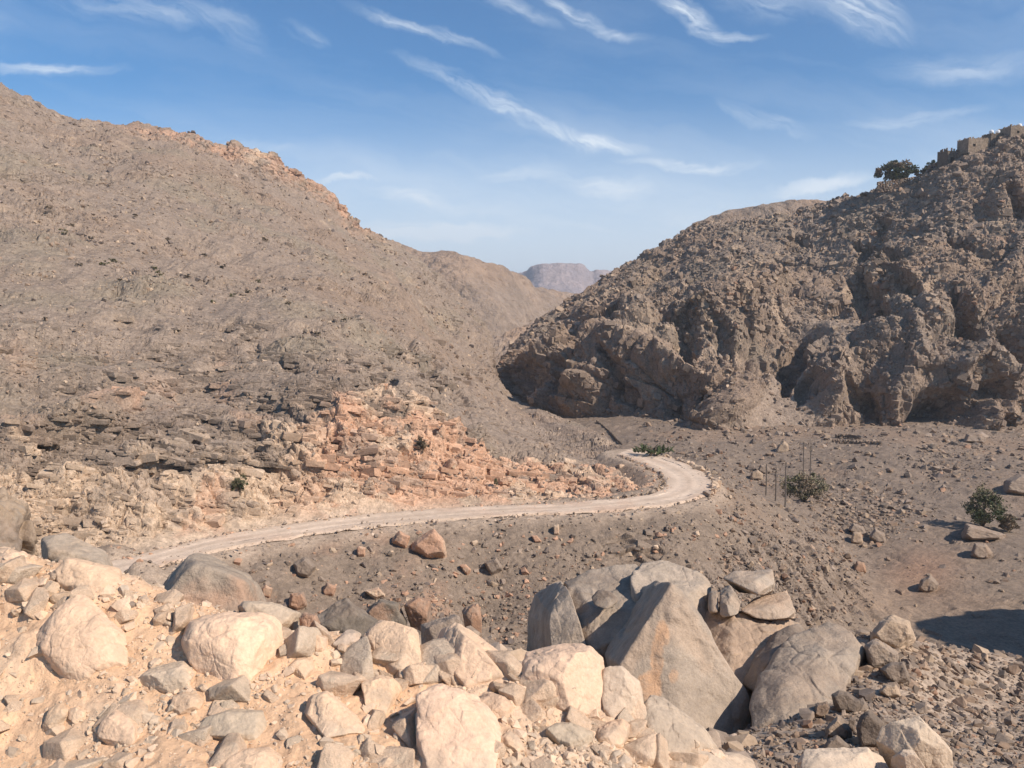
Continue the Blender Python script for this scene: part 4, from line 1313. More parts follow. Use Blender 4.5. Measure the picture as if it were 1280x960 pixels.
# slabs at the foot of the road bank and between it and the berm
GS = 'slabs in the gully at the foot of the road bank'
gully = [
    ('stone_slab', 'striped slab, grey on its left half and pink on its right, behind the berm', [(184, 750), (210, 715), (240, 692), (258, 694), (286, 706), (323, 730), (345, 760), (300, 775), (220, 770)], 17.5, 3.0, np.array([.36, .282, .21]), ORANGE * .95, 70),
    ('stone_slab', 'large dark grey slab tilting to the right at the foot of the bank', [(388, 770), (411, 747), (428, 744), (450, 766), (478, 778), (458, 800), (418, 796)], 46, 3.0, DKG, SLATE, 26),
    ('stone_slab', 'dark slab with an orange broken end beside the large dark slab', [(455, 762), (476, 747), (503, 754), (510, 766), (484, 778), (470, 773)], 50, 2.2, DKG * 1.1, ORANGE * .8, 36),
    ('boulder', 'orange broken block right of the dark slab with the orange end', [(505, 756), (522, 744), (539, 750), (536, 766), (522, 773)], 50, 1.6, ORANGE * .75, SLATE, 40),
    ('boulder', 'orange faced block standing alone above the middle of the berm', [(577, 762), (588, 754), (598, 752), (602, 766), (589, 781)], 40, 1.4, ORANGE * .8, SLATE, 50),
    ('stone_slab', 'grey triangular slab poking up behind the middle crest of the berm', [(527, 786), (555, 771), (578, 762), (579, 776), (560, 800), (540, 806)], 9.5, .5, SLATE * 1.35, LSL, 75),
    ('rock_outcrop', 'rugged dark grey outcrop at the left edge beyond the berm', [(-70, 600), (-25, 604), (0, 612), (14, 630), (30, 652), (38, 690), (38, 716), (-70, 720)], 36, 4, PALE * .72, GREY, 40),
    ('stone_slab', 'pale grey slab beside the rugged outcrop at the left', [(52, 672), (88, 663), (128, 680), (142, 706), (130, 730), (54, 728)], 44, 4, np.array([.44, .345, .255]), PALE, 30),
]
for nm, lab, ol, d, th, A, B, ext in gully:
    add_rock(nm, lab, outline_hull(ol, d, th, ext=ext, front=.8, lean=0.25 * th), M_BOULDER, A, B, GS if nm == 'stone_slab' else None, level=6, chop=8, sharp=50, rough=0.05 if nm != 'rock_outcrop' else .12, amount=.7, cragk=2.5 if nm == 'rock_outcrop' else 1.2, cat='slab' if nm == 'stone_slab' else ('outcrop' if nm == 'rock_outcrop' else 'boulder'))

# single rocks one can pick out on the bank, in the wadi and in the heap at the lower right
GBK = 'rocks lying on the grey bank below the road'
GW = 'boulders lying in the wadi bed'
GH = 'stones of the rubble heap at the lower right'
OR8, GR8 = ORANGE * .9, SLATE * 1.1
single = [
    ('boulder', 'largest orange boulder lying on the grey bank below the road', [(514, 680), (530, 666), (543, 660), (556, 675), (559, 690), (533, 695)], GBK, OR8 * 1.05, PALE),
    ('rock', 'orange rock immediately left of the largest orange boulder', [(490, 674), (499, 663), (513, 670), (507, 684)], GBK, OR8, GREY),
    ('rock', 'pale orange block high on the left part of the bank', [(446, 684), (449, 682), (457, 684), (456, 693), (447, 695)], GBK, OR8 * 1.1, PALE),
    ('rock', 'cream flat stone above the dark slabs at the foot of the bank', [(455, 738), (473, 734), (482, 743), (470, 748)], GBK, PALE * 1.15, OR8),
    ('rock', 'orange flat rock in the middle of the bank', [(574, 706), (582, 705), (589, 711), (584, 718)], GBK, OR8 * 1.05, PALE),
    ('rock', 'orange angular rock low on the left part of the bank', [(403, 737), (409, 727), (421, 733), (417, 743), (404, 744)], GBK, OR8 * .95, GREY),
    ('rock', 'orange rock leaning on the large dark slab', [(374, 772), (380, 765), (396, 768), (402, 782), (384, 786), (376, 783)], GBK, OR8 * .95, GREY),
    ('rock', 'brown orange block at the left foot of the bank', [(360, 756), (364, 742), (378, 740), (384, 752), (372, 762)], GBK, OR8 * .85, GREY),
    ('rock', 'small orange block nearest the striped slab', [(327, 735), (332, 731), (341, 735), (337, 746), (328, 745)], GBK, OR8, PALE),
    ('rock', 'grey mound of rock with loose stones around it on the bank', [(366, 704), (381, 695), (396, 707), (385, 720), (371, 716)], GBK, GR8, BROWN),
    ('rock', 'grey boulder in the scattered stones at the middle of the bank', [(605, 703), (620, 696), (628, 707), (614, 718)], GBK, GR8, BROWN),
    ('rock', 'pale upright stone right of the middle of the bank', [(692, 656), (698, 655), (699, 667), (692, 668)], GBK, PALE, OR8),
    ('rock', 'orange red rock near the upper middle edge of the bank', [(664, 669), (671, 669), (677, 676), (669, 678)], GBK, OR8, GREY),
    ('boulder', 'flat grey slab boulder at the foot of the right hill with a black shadow', [(1203, 552), (1208, 542), (1228, 540), (1236, 545), (1230, 553)], GW, GREY * 1.15, BROWN),
    ('boulder', 'large boulder at the right edge beside the green tree, black on its left', [(1254, 612), (1258, 600), (1274, 592), (1296, 594), (1302, 612), (1280, 618)], GW, GREY * 1.1, BROWN),
    ('boulder', 'sharp triangular boulder just below the green tree', [(1202, 668), (1206, 653), (1213, 660), (1240, 664), (1258, 668), (1256, 673), (1212, 674)], GW, GREY * 1.1, BROWN),
    ('boulder', 'brown boulder with a black left face below the triangular one', [(1214, 690), (1218, 678), (1232, 679), (1241, 690), (1236, 698), (1222, 698)], GW, GREY * 1.05, BROWN),
    ('rock', 'grey rock pair on the bare wadi bed near the shaded patch', [(1147, 734), (1152, 724), (1163, 718), (1174, 730), (1168, 738), (1154, 740)], GW, GREY, BROWN),
    ('rock', 'orange boulder at the edge of the bare wadi bed', [(1067, 712), (1071, 701), (1080, 703), (1083, 712), (1076, 716)], GW, ORANGE * .75, BROWN),
    ('boulder', 'tan block below a tilted slab at the foot of the spur', [(1063, 676), (1066, 665), (1076, 664), (1079, 676), (1072, 680)], GW, PALE * .8, BROWN),
    ('stone_slab', 'tilted grey slab above the tan block at the foot of the spur', [(1060, 662), (1066, 653), (1080, 659), (1084, 668), (1072, 668)], GW, GREY, BROWN),
    ('stone_slab', 'long grey slab right of the tan block at the foot of the spur', [(1086, 670), (1094, 660), (1106, 667), (1108, 677), (1096, 678)], GW, GREY, BROWN),
    ('boulder', 'pale boulder with a black left side behind the wooden poles', [(968, 566), (973, 556), (980, 550), (986, 556), (985, 566)], GW, PALE * .75, GREY),
    ('boulder', 'tan boulder left of the three wooden poles', [(937, 598), (939, 590), (947, 587), (954, 592), (953, 599)], GW, PALE * .75, GREY),
    ('boulder', 'dark boulder behind the tan boulder left of the poles', [(932, 588), (935, 581), (943, 580), (946, 587)], GW, DARK * 1.2, GREY),
    ('boulder', 'grey boulder touching the leftmost wooden pole', [(947, 588), (950, 580), (959, 581), (963, 588), (957, 592)], GW, GREY, DARK),
    ('boulder', 'small white rock at the foot of the dark cliff beyond the road', [(681, 490), (681, 484), (684, 482), (686, 485), (685, 490)], None, np.array([.55, .52, .47]), PALE),
    ('boulder', 'cream capped boulder on top of the rubble heap at the lower right', [(1088, 791), (1100, 775), (1115, 768), (1138, 776), (1144, 790), (1122, 810), (1100, 803)], GH, PALE * 1.0, GREY),
    ('boulder', 'grey boulder leaning under the cream capped one on the rubble heap', [(1080, 806), (1090, 799), (1098, 799), (1123, 816), (1119, 828), (1089, 837)], GH, SLATE * 1.3, PALE),
    ('rock', 'dark grey rock right of the leaning grey boulder', [(1099, 836), (1112, 827), (1130, 826), (1138, 846), (1119, 855)], GH, SLATE, DARK),
    ('rock', 'cream rounded stone against the big rounded boulder', [(1013, 866), (1016, 858), (1026, 853), (1039, 859), (1038, 872), (1017, 872)], GH, PALE * 1.15, ORANGE),
    ('rock', 'dark angular block below the cream rounded stone', [(1039, 868), (1048, 863), (1060, 864), (1075, 876), (1071, 892), (1046, 886)], GH, SLATE * .85, DARK),
    ('boulder', 'biggest dark block behind the large cream block at the lower right', [(1071, 905), (1076, 893), (1086, 886), (1105, 902), (1101, 934), (1075, 934)], GH, SLATE * .8, DARK),
    ('rock', 'grey stone with a pale flat top near the biggest dark block', [(1031, 909), (1047, 894), (1065, 913), (1060, 924), (1033, 919)], GH, SLATE * 1.1, PALE),
    ('rock', 'low grey stone in the black cleft above the flat topped block', [(1029, 933), (1036, 923), (1046, 919), (1063, 932), (1060, 942), (1030, 942)], GH, SLATE, DARK),
    ('rock', 'pale flat stone in the middle of the rubble heap', [(1099, 863), (1106, 856), (1120, 855), (1127, 869), (1108, 871)], GH, PALE * .95, GREY),
    ('rock', 'brown stone under the cream rounded stone', [(1017, 892), (1020, 880), (1034, 876), (1038, 884), (1028, 898)], GH, BROWN, DARK),
    ('rock', 'dark stone between the angular block and the pale topped stone', [(1060, 908), (1062, 896), (1070, 898), (1068, 914)], GH, SLATE * .9, DARK),
]
for nm, lab, ol, grp, A, B in single:
    ol = np.array(ol, float)
    w, hh = np.ptp(ol[:, 0]), np.ptp(ol[:, 1])
    db = depth(ol[:, 0].mean(), ol[:, 1].max() - 1, 2)
    th = 0.8 * max(w, hh) / FPX * db
    add_rock(nm, lab, outline_hull(ol, db + 0.15 * th, th, ext=0.25 * hh, front=.75, lean=0.15 * th), M_STONE if db > 40 else M_BOULDER, A, B, grp, level=5 if w > 20 else 4, sharp=40, rough=0.07, amount=.6, cat='slab' if nm == 'stone_slab' else nm, smooth=False)
# ------------------------------------------------------------------ loose stones
def hull_mesh(pts):
    bm = bmesh.new()
    for q in pts:
        bm.verts.new(q)
    bmesh.ops.convex_hull(bm, input=bm.verts)
    for v in [v for v in bm.verts if not v.link_faces]:
        bm.verts.remove(v)
    bm.normal_update()
    bm.verts.index_update()
    v = np.array([x.co[:] for x in bm.verts])
    f = np.array([[y.index for y in x.verts] for x in bm.faces])
    bm.free()
    return v, f


def stone_variants(n, seed, flat=0.7, block=False):
    """angular broken stones: hulls of few points; block = squarish slabs with knocked-off corners"""
    r = np.random.default_rng(seed)
    out = []
    for _ in range(n):
        if block:
            dim = np.array([1.0, r.uniform(.6, .95), flat * r.uniform(.6, 1.1)])
            pts = []
            for c in [(x, y, z) for x in (-1, 1) for y in (-1, 1) for z in (-1, 1)]:
                c = np.array(c, float) * (1 - r.uniform(0, .22, 3))
                if r.random() < .45:
                    k = r.uniform(.25, .7)
                    for ax in range(3):
                        e = c.copy()
                        e[ax] *= 1 - k * r.uniform(.5, 1.2)
                        pts.append(e)
                else:
                    pts.append(c)
            p = np.array(pts) * dim * .85
        else:
            m = int(r.integers(10, 17))
            p = r.normal(size=(m, 3))
            p /= np.linalg.norm(p, axis=1, keepdims=True)
            p = np.sign(p) * np.abs(p) ** .7 * r.uniform(.85, 1.1, (m, 1))
            p *= np.array([1.1, r.uniform(.65, 1.0), flat * r.uniform(.65, 1.15)])
        out.append(hull_mesh(p))
    return out


def rand_rot(r, n, tilt=0.5):
    a = r.uniform(0, 2 * math.pi, n)
    b = r.normal(0, tilt, n)
    c = r.normal(0, tilt, n)
    ca, sa, cb, sb, cc, sc = np.cos(a), np.sin(a), np.cos(b), np.sin(b), np.cos(c), np.sin(c)
    z, o = np.zeros(n), np.ones(n)
    Rz = np.stack([ca, -sa, z, sa, ca, z, z, z, o], -1).reshape(-1, 3, 3)
    Rx = np.stack([o, z, z, z, cb, -sb, z, sb, cb], -1).reshape(-1, 3, 3)
    Ry = np.stack([cc, z, sc, z, o, z, -sc, z, cc], -1).reshape(-1, 3, 3)
    return Rz @ Rx @ Ry


PICKED = [None]


def pick(surf, weight, n, r):
    """n random points of a surface, weight per vertex times the area of its grid cell as seen"""
    p = SURF[surf][0]
    u, v, f = proj(p)
    a = np.abs(np.gradient(u, axis=1) * np.gradient(v, axis=0)) + 0.02
    w = (weight * np.minimum(a, 30)).ravel()
    w = np.where((u.ravel() > -90) & (u.ravel() < 1370) & (v.ravel() > 60) & (v.ravel() < 1040), w, 0)
    c = np.cumsum(w)
    i = np.searchsorted(c, r.random(n) * c[-1])
    PICKED[0] = i
    return p.reshape(-1, 3)[i], SURF[surf][1].reshape(-1, 3)[i], f.ravel()[i]


def stone_mass(name, label, pts, size, colours, r, mat, nvar=24, sink=0.25, flat=0.7, block=False, R=None):
    vs = stone_variants(nvar, int(r.integers(1e6)), flat, block)
    n = len(pts)
    if R is None:
        R = rand_rot(r, n)
    k = r.integers(0, nvar, n)
    VV, FF, CC, o = [], [], [], 0
    for j, (v, f) in enumerate(vs):
        i = np.flatnonzero(k == j)
        V = np.einsum('nij,mj->nmi', R[i], v) * size[i, None, None]
        V += pts[i, None] + np.array([0, 0, 1.0]) * ((0.45 * flat - sink) * size[i])[:, None, None]
        VV.append(V.reshape(-1, 3))
        FF.append((f[None] + (o + np.arange(len(i)) * len(v))[:, None, None]).reshape(-1, 3))
        CC.append(np.repeat(colours[i], len(v), axis=0))
        o += len(i) * len(v)
    ob = mk(name, np.concatenate(VV), np.concatenate(FF), mat, np.concatenate(CC))
    return tag(ob, label, name.replace('_', ' '), kind='stuff')


def block_mass(name, label, surf, weight, n, lo, hi, r, mat, yaw, yaw_j, dip, tilt_j, power=1.9, sink=0.3, flat=0.55, out=0.0, stretch=1.0):
    """bedrock breaking out of a slope as blocks that share one bedding direction; they take the rock colour found there"""
    q, nr, f = pick(surf, weight, n, r)
    i = PICKED[0]
    c = SCOL[surf].reshape(-1, 3)[i] * (1 + r.normal(0, .13, (n, 1)))
    s = sizes_px(r, n, lo, hi, f, power)
    a = yaw + r.normal(0, yaw_j, n)
    b, g = dip + r.normal(0, tilt_j, n), r.normal(0, tilt_j, n)
    ca, sa, cb, sb, cg, sg = np.cos(a), np.sin(a), np.cos(b), np.sin(b), np.cos(g), np.sin(g)
    z, o = np.zeros(n), np.ones(n)
    R = np.stack([ca, -sa, z, sa, ca, z, z, z, o], -1).reshape(-1, 3, 3) @ np.stack([cb, z, sb, z, o, z, -sb, z, cb], -1).reshape(-1, 3, 3) @ np.stack([o, z, z, z, cg, -sg, z, sg, cg], -1).reshape(-1, 3, 3)
    R = R * np.array([stretch, 1.0, 1.0])
    q = q - nr * (s * (0.45 - out))[:, None]
    return stone_mass(name, label, q, s, c, r, mat, sink=0.45 * flat, flat=flat, block=True, R=R)


def palette(r, n, cols, probs, jitter=0.14):
    cols = np.array(cols)
    c = cols[r.choice(len(cols), n, p=np.array(probs) / sum(probs))]
    return c * (1 + r.normal(0, jitter, (n, 1)))


def sizes_px(r, n, lo, hi, f, power=2.2):
    """power-law sizes given in photograph pixels (radius) at distance f"""
    u = r.random(n)
    a, b = lo ** (1 - power), hi ** (1 - power)
    return (a + u * (b - a)) ** (1 / (1 - power)) * f / FPX


def scatter_masses():
    r = np.random.default_rng(5)
    # bank under the road
    p, nrm, U, D = SURF['valley']
    V = V_of(p)
    rd, rw = near_road(p[..., 0], p[..., 1])
    off = sstep(0.3, 1.0, rd - rw)
    bank = off * sstep(50, 56, D) * sstep(92, 80, D) * sstep(1010, 900, U)
    lowb = 0.35 + 1.6 * sstep(690, 770, V) * sstep(420, 520, U) + 0.7 * sstep(0, 0.4, fbm(p / 6 + 9, 3))
    q, _, f = pick('valley', bank * lowb, 7500, r)
    stone_mass('bank_scree', 'loose grey and orange stones strewn over the bank below the road', q, sizes_px(r, len(q), 0.8, 5.5, f), palette(r, len(q), [GREY, SLATE * .9, ORANGE * .85, PALE * .9, DARK * 1.3], [5, 4, 2.6, 2, 2]), r, M_STONE)
    near = sstep(6, 9, D) * sstep(54, 46, D) * sstep(960, 900, U)
    q, _, f = pick('valley', near / (0.3 + np.abs(np.gradient(V, axis=0))), 3200, r)
    stone_mass('gully_scree', 'dusty stones on the slope of the gully behind the berm', q, 0.05 / r.uniform(.09, 1, len(q)), palette(r, len(q), [GREY * 1.1, DUST * .9, SLATE, PALE * .85], [4, 4, 2, 2]), r, M_STONE)
    # spur and wadi
    spur = off * sstep(890, 930, U) * sstep(60, 66, D) * sstep(110, 95, D) * sstep(1120, 1040, U + (V - 620) * 0.0)
    heap = np.exp(-((U - 1085) / 60) ** 2 - ((V - 642) / 26) ** 2) * 5 + np.exp(-((U - 1190) / 40) ** 2 - ((V - 585) / 22) ** 2) * 1.5 + np.exp(-((U - 945) / 30) ** 2 - ((V - 595) / 14) ** 2) * 2
    wadi = off * sstep(85, 100, D) * sstep(780, 830, U + 0 * V) * (0.5 * sstep(-0.1, 0.4, fbm(p / 12 + 2, 3)) + heap + 0.6 * sstep(620, 560, V))
    q, _, f = pick('valley', spur * 1.3 + wadi, 9500, r)
    stone_mass('wadi_rubble', 'loose brown stones over the spur and the dry wadi bed', q, sizes_px(r, len(q), 0.8, 6.0, f), palette(r, len(q), [GREY, BROWN, SLATE * .9, PALE * .7, DARK * 1.3, ORANGE * .6], [5, 4, 3, 1.5, 2, .6]), r, M_STONE)
    # rubble shoulder at the lower right
    sh = sstep(9, 12, D) * sstep(31, 28, D) * sstep(1000, 1050, U + np.maximum(V - 860, 0) * 1.5)
    q, _, f = pick('valley', sh, 6500, r)
    stone_mass('rubble', 'loose grey brown rubble sloping away at the lower right', q, sizes_px(r, len(q), 1.6, 10.0, f, 2.4), palette(r, len(q), [GREY * .95, BROWN * .95, SLATE * .9, PALE * .75, ORANGE * .65, DARK * 1.3], [5, 4, 3, 2, .8, 1.8]), r, M_STONE)
    # hills: stones and small boulders lying on the slopes
    p, nrm, tr, tc = SURF['left']
    w = sstep(0.05, 0.2, tr) * sstep(5.2, 4.9, tr) * (0.35 + sstep(-0.2, 0.3, fbm(p / 20 + 60, 4))) * (0.4 + 0.6 * sstep(1.0, 3.0, tr))
    q, _, f = pick('left', w, 17000, r)
    tt = f
    stone_mass('hill_stones', 'small stones scattered all over the left hillside', q, sizes_px(r, len(q), 0.6, 4.0, f, 2.6), palette(r, len(q), [GREY * 1.1, BROWN * 1.05, PALE * .9, DARK * 1.3], [5, 3, 2, 2.5]), r, M_STONE, flat=0.8)
    p, nrm, tr, tc = SURF['right']
    w = sstep(5.4, 5.0, tr) * (0.25 + sstep(1.8, 3.2, tr) + 0.5 * sstep(0.9, 0.2, tr)) * (0.35 + sstep(-0.2, 0.3, fbm(p / 20 + 60, 4)))
    q, _, f = pick('right', w, 15000, r)
    stone_mass('crag_stones', 'broken stones lying all over the right hillside', q, sizes_px(r, len(q), 0.7, 4.2, f, 2.4), palette(r, len(q), [GREY * 1.1, BROWN * 1.0, PALE * .85, DARK * 1.3, ORANGE * .6], [5, 4, 2.2, 2, .6]), r, M_STONE, flat=0.85)
    # bedrock blocks
    p, nrm, tr, tc = SURF['left']
    U, V, _ = proj(p)
    cutz = sstep(0.06, 0.2, tr) * sstep(1.45, 1.0, tr) * sstep(14.5, 13, tc) * (0.25 + sstep(-.15, .25, fbm(p / 6 + 44, 4)))
    block_mass('cut_rubble', 'angular orange and cream blocks breaking out of the road cut', 'left', cutz, 3200, 1.5, 12, r, M_CUT, 0.12, .25, .12, .12, flat=.55, out=-.08, stretch=1.8)
    led = np.zeros(p.shape[:2])
    for (uc, vc, wu, wv) in ((240, 578, 130, 7), (230, 478, 150, 8), (70, 552, 80, 7), (170, 522, 90, 9), (300, 415, 40, 8), (350, 500, 70, 10), (120, 450, 120, 10), (430, 470, 50, 14), (300, 445, 90, 8), (560, 470, 60, 8), (480, 440, 60, 7)):
        t = V - vc - 7 * vnoise(p / 5) + (U - uc) * .03
        led += np.exp(-(t / wv) ** 2) * np.exp(-((U - uc) / wu) ** 4)
    led = led * sstep(.5, .8, tr) + 0.22 * sstep(.7, 1.0, tr) * sstep(3.3, 2.2, tr) * sstep(.0, .35, fbm(p / 11 + 80, 4)) * sstep(13, 11, tc)
    block_mass('ledge_rubble', 'grey slabs of the rock ledges along the lower left hillside', 'left', led, 4200, 1.5, 11, r, M_HILLB, 0.1, .18, .06, .08, flat=.5, out=-.05, stretch=2.2)
    hi = sstep(2.8, 3.3, tr) * sstep(5.05, 4.8, tr) * (sstep(.12, .4, fbm(p / 26 + 90, 4)) + 2.5 * np.exp(-((tr - 4.85) / .1) ** 2) * sstep(4.5, 6, tc) * sstep(9, 8, tc)) * sstep(13, 11, tc)
    block_mass('outcrop_rubble', 'broken outcrops high on the left hillside and along its rim', 'left', hi, 3400, 1.4, 7, r, M_HILLB, 0.3, .5, .15, .25, flat=.65, out=.02)
    p, nrm, tr, tc = SURF['right']
    U, V, _ = proj(p)
    fan = np.exp(-((U - (988 - (V - 470) * 0.25)) / (14 + np.maximum(V - 455, 0) * 0.55)) ** 4) * sstep(452, 478, V)
    cl = sstep(.4, .8, tr) * sstep(4.9, 3.8, tr) * (1 - fan) * (0.2 + sstep(-.1, .3, fbm(p / 16 + 20, 4)) + .6 * sstep(2.6, 2.0, tr))
    block_mass('cliff_rubble', 'angular blocks and ribs of the dark cliff across the wadi', 'right', cl, 3800, 1.2, 8.5, r, M_HILLB, -0.5, .45, .22, .28, power=2.1, flat=.9, out=-.08)
    up = sstep(2.6, 3.2, tr) * sstep(5.15, 5.0, tr) * (0.3 + sstep(-.1, .3, fbm(p / 12 + 50, 4)))
    block_mass('slope_rubble', 'blocky rubble covering the upper slope and skyline of the right hill', 'right', up, 6500, 1.2, 7, r, M_HILLB, -0.4, 1.2, .2, .4, power=2.0, flat=.8, out=.12)
    # gravel on the berm
    p, nrm, tr, tc = SURF['berm']
    U, V, _ = proj(p)
    w = sstep(5.35, 5.1, tr) * (0.25 + sstep(-0.1, 0.35, fbm(p / 0.35 + 60, 3)) + 2.2 * np.exp(-((U - 740) / 120) ** 2 - ((V - 945) / 35) ** 2) + 0.8 * sstep(4.0, 4.9, tr))
    q, _, f = pick('berm', w, 9000, r)
    stone_mass('gravel', 'dusty gravel and pebbles lying over the berm', q, sizes_px(r, len(q), 1.2, 13.0, f, 2.5), palette(r, len(q), [SAND, SAND * 1.05, PALE * 1.1, PGREY], [5, 3, 3, 2], .07), r, M_ROCK, sink=0.35)
    # gravel along the road's inner foot
    k = r.integers(0, 255, 1100)
    e = ROUT3[k] + (ROUT3[k] - RIN3[k]) * (r.normal(0.02, 0.12, (1100, 1)))
    e[:, 2] = ROAD_Z + 0.05
    stone_mass('kerb_gravel', 'loose gravel along the outer edge of the dirt road', e + r.normal(0, .6, (1100, 3)) * np.array([1, 1, 0]), 0.035 / r.uniform(.18, 1, 1100), palette(r, 1100, [PALE, GREY * 1.2, DUST], [3, 3, 3]), r, M_STONE)
    k = r.integers(0, 255, 900)
    e = RIN3[k] + (RIN3[k] - ROUT3[k]) * r.normal(0.05, 0.11, (900, 1)) + r.normal(0, .35, (900, 3)) * np.array([1, 1, 0])
    e[:, 2] = ROAD_Z + 0.05
    stone_mass('roadside_gravel', 'small rocks fallen along the inner foot of the road cut', e, 0.04 / r.uniform(.16, 1, 900), palette(r, 900, [PALE, ORANGE * 1.1, GREY], [4, 3, 3]), r, M_STONE)


scatter_masses()

# single stones that are large enough to pick out, each an object of its own
STONE_MESHES = {}


def stone_objects(name, label, group, pts, size, colour_sets, r, mat, cat='stone', sink=0.25, level=2, flat=0.75, smooth=False, block=False):
    key = (group, level)
    if key not in STONE_MESHES:
        ms = []
        vs = stone_variants(10, int(r.integers(1e6)), flat, block)
        for i, (v, f) in enumerate(vs):
            if level > 3:                                   # near the camera: chipped edges and a rough skin
                c0, v, f, _q = rock_verts(v, 5, 90, .03, i * 2.3 + level)
            c = colour_sets[i % len(colour_sets)]
            ms.append(mk_data(name, v, f, mat, mixc(np.broadcast_to(np.asarray(c, np.float32), v.shape).copy(), np.asarray(c) * .82, sstep(-.1, .4, fbm(v * 1.5 + i * 3, 3))), smooth))
        STONE_MESHES[key] = ms
    ms = STONE_MESHES[key]
    for i, (q, s) in enumerate(zip(pts, size)):
        o = bpy.data.objects.new(name, ms[int(r.integers(len(ms)))])
        o.location = (q[0], q[1], q[2] + (0.45 * flat - sink) * s)
        o.rotation_euler = (r.normal(0, .35), r.normal(0, .35), r.uniform(0, 6.28))
        o.scale = (s, s, s)
        COL.objects.link(o)
        tag(o, label, cat, group)


def scatter_singles():
    r = np.random.default_rng(21)
    p, nrm, U, D = SURF['valley']
    V = V_of(p)
    rd, rw = near_road(p[..., 0], p[..., 1])
    # pale parapet stones along the outer edge of the bend
    k = np.linspace(176, 256, 44)
    e = catmull(ROUT3, k) + r.normal(0, .22, (44, 3)) * np.array([1, 1, 0])
    out = (catmull(ROUT3, k) - catmull(RIN3, k))
    e += out / np.linalg.norm(out, axis=1, keepdims=True) * 0.35
    e[:, 2] = ROAD_Z + 0.10
    sz = r.uniform(0.22, 0.5, 44) * np.where((k > 185) & (k < 215), 1.35, 1.0)
    stone_objects('parapet_stone', 'pale stone in the row guarding the outer edge of the road bend', 'stones edging the outer side of the road bend', e, sz, [PALE * 1.15, SAND, PALE, GREY * 1.3], r, M_STONE)
    # dark stones along the inner side of the bend
    k = np.linspace(140, 215, 18)
    e = catmull(RIN3, k)
    e = e + (e - catmull(ROUT3, k)) * 0.06 + r.normal(0, .15, (18, 3)) * np.array([1, 1, 0])
    e[:, 2] = ROAD_Z + 0.1
    stone_objects('roadside_stone', 'grey stone lined up along the inner side of the road bend', 'stones along the inner side of the road bend', e, r.uniform(.18, .36, 18), [GREY, SLATE, GREY * 1.2, PALE * .8], r, M_STONE)
    # stones on the bank
    bank = sstep(0.5, 1.2, rd - rw) * sstep(51, 56, D) * sstep(84, 78, D) * sstep(900, 840, U) * (0.4 + sstep(690, 760, V) * sstep(450, 520, U))
    q, _, f = pick('valley', bank, 34, r)
    stone_objects('bank_stone', 'fist to head sized orange stone among the scree of the bank below the road', 'orange stones on the bank below the road', q, sizes_px(r, 34, 3.2, 7.0, f), [ORANGE * .9, ORANGE, PALE, ORANGE * .75], r, M_STONE)
    q, _, f = pick('valley', bank, 40, r)
    stone_objects('bank_stone', 'grey stone among the scree of the bank below the road', 'grey stones on the bank below the road', q, sizes_px(r, 40, 3.4, 7.0, f), [GREY, SLATE, DARK * 1.4, GREY * 1.2], r, M_STONE)
    # spur and wadi
    q, _, f = pick('valley', sstep(0.5, 1.2, rd - rw) * sstep(900, 940, U) * sstep(62, 70, D) * (np.exp(-((U - 1080) / 60) ** 2 - ((V - 640) / 30) ** 2) + .15 + 1.2 * np.exp(-((U - 960) / 50) ** 2 - ((V - 660) / 40) ** 2)), 46, r)
    stone_objects('wadi_stone', 'brown grey stone lying between the road bend and the wadi bed', 'stones between the road bend and the wadi bed', q, sizes_px(r, 46, 3.4, 7.5, f), [GREY, BROWN, SLATE, PALE * .75], r, M_STONE)
    # rubble shoulder
    sh = sstep(10, 12, D) * sstep(29, 27, D) * sstep(1010, 1060, U + (V - 880) * 0.25) * (0.3 + 2 * np.exp(-((U - 1060) / 45) ** 2))
    q, _, f = pick('valley', sh, 60, r)
    stone_objects('rubble_stone', 'grey brown broken stone in the rubble at the lower right', 'broken stones in the rubble at the lower right', q, sizes_px(r, 60, 8, 15, f), [GREY * 1.1, SLATE, BROWN, PALE * .9, DARK * 1.3], r, M_STONE)
    # berm
    p, nrm, tr, tc = SURF['berm']
    Ub, Vb, _ = proj(p)
    w = sstep(5.2, 5.0, tr) * (0.4 + 2.2 * np.exp(-((Ub - 720) / 110) ** 2 - ((Vb - 935) / 40) ** 2) + 0.8 * sstep(3.5, 4.6, tr)) * sstep(880, 860, Ub)
    q, _, f = pick('berm', w, 110, r)
    stone_objects('berm_stone', 'small dust covered stone lying loose on the pale berm', 'small stones on the dusty berm', q, sizes_px(r, 110, 10, 30, f, 1.9), [SAND * 1.05, SAND, SAND * .97, PGREY * 1.1], r, M_ROCK, sink=0.38, level=4, smooth=True)

    w = sstep(5.15, 4.9, tr) * (0.15 + 1.4 * sstep(3.3, 4.4, tr)) * sstep(330, 430, Ub) * sstep(890, 870, Ub) + .05 * sstep(5.1, 4.8, tr) * sstep(1.6, 2.2, tr) * sstep(880, 850, Ub)
    q, _, f = pick('berm', w, 46, r)
    stone_objects('berm_block', 'angular cream block wedged among the larger boulders of the berm', 'angular blocks wedged between the berm boulders', q, sizes_px(r, 46, 20, 46, f, 1.8), [SAND * 1.06, SAND * 1.0, SAND * .96, PGREY * 1.12], r, M_ROCK, cat='rock', sink=0.42, level=6, smooth=True, flat=.8)


scatter_singles()
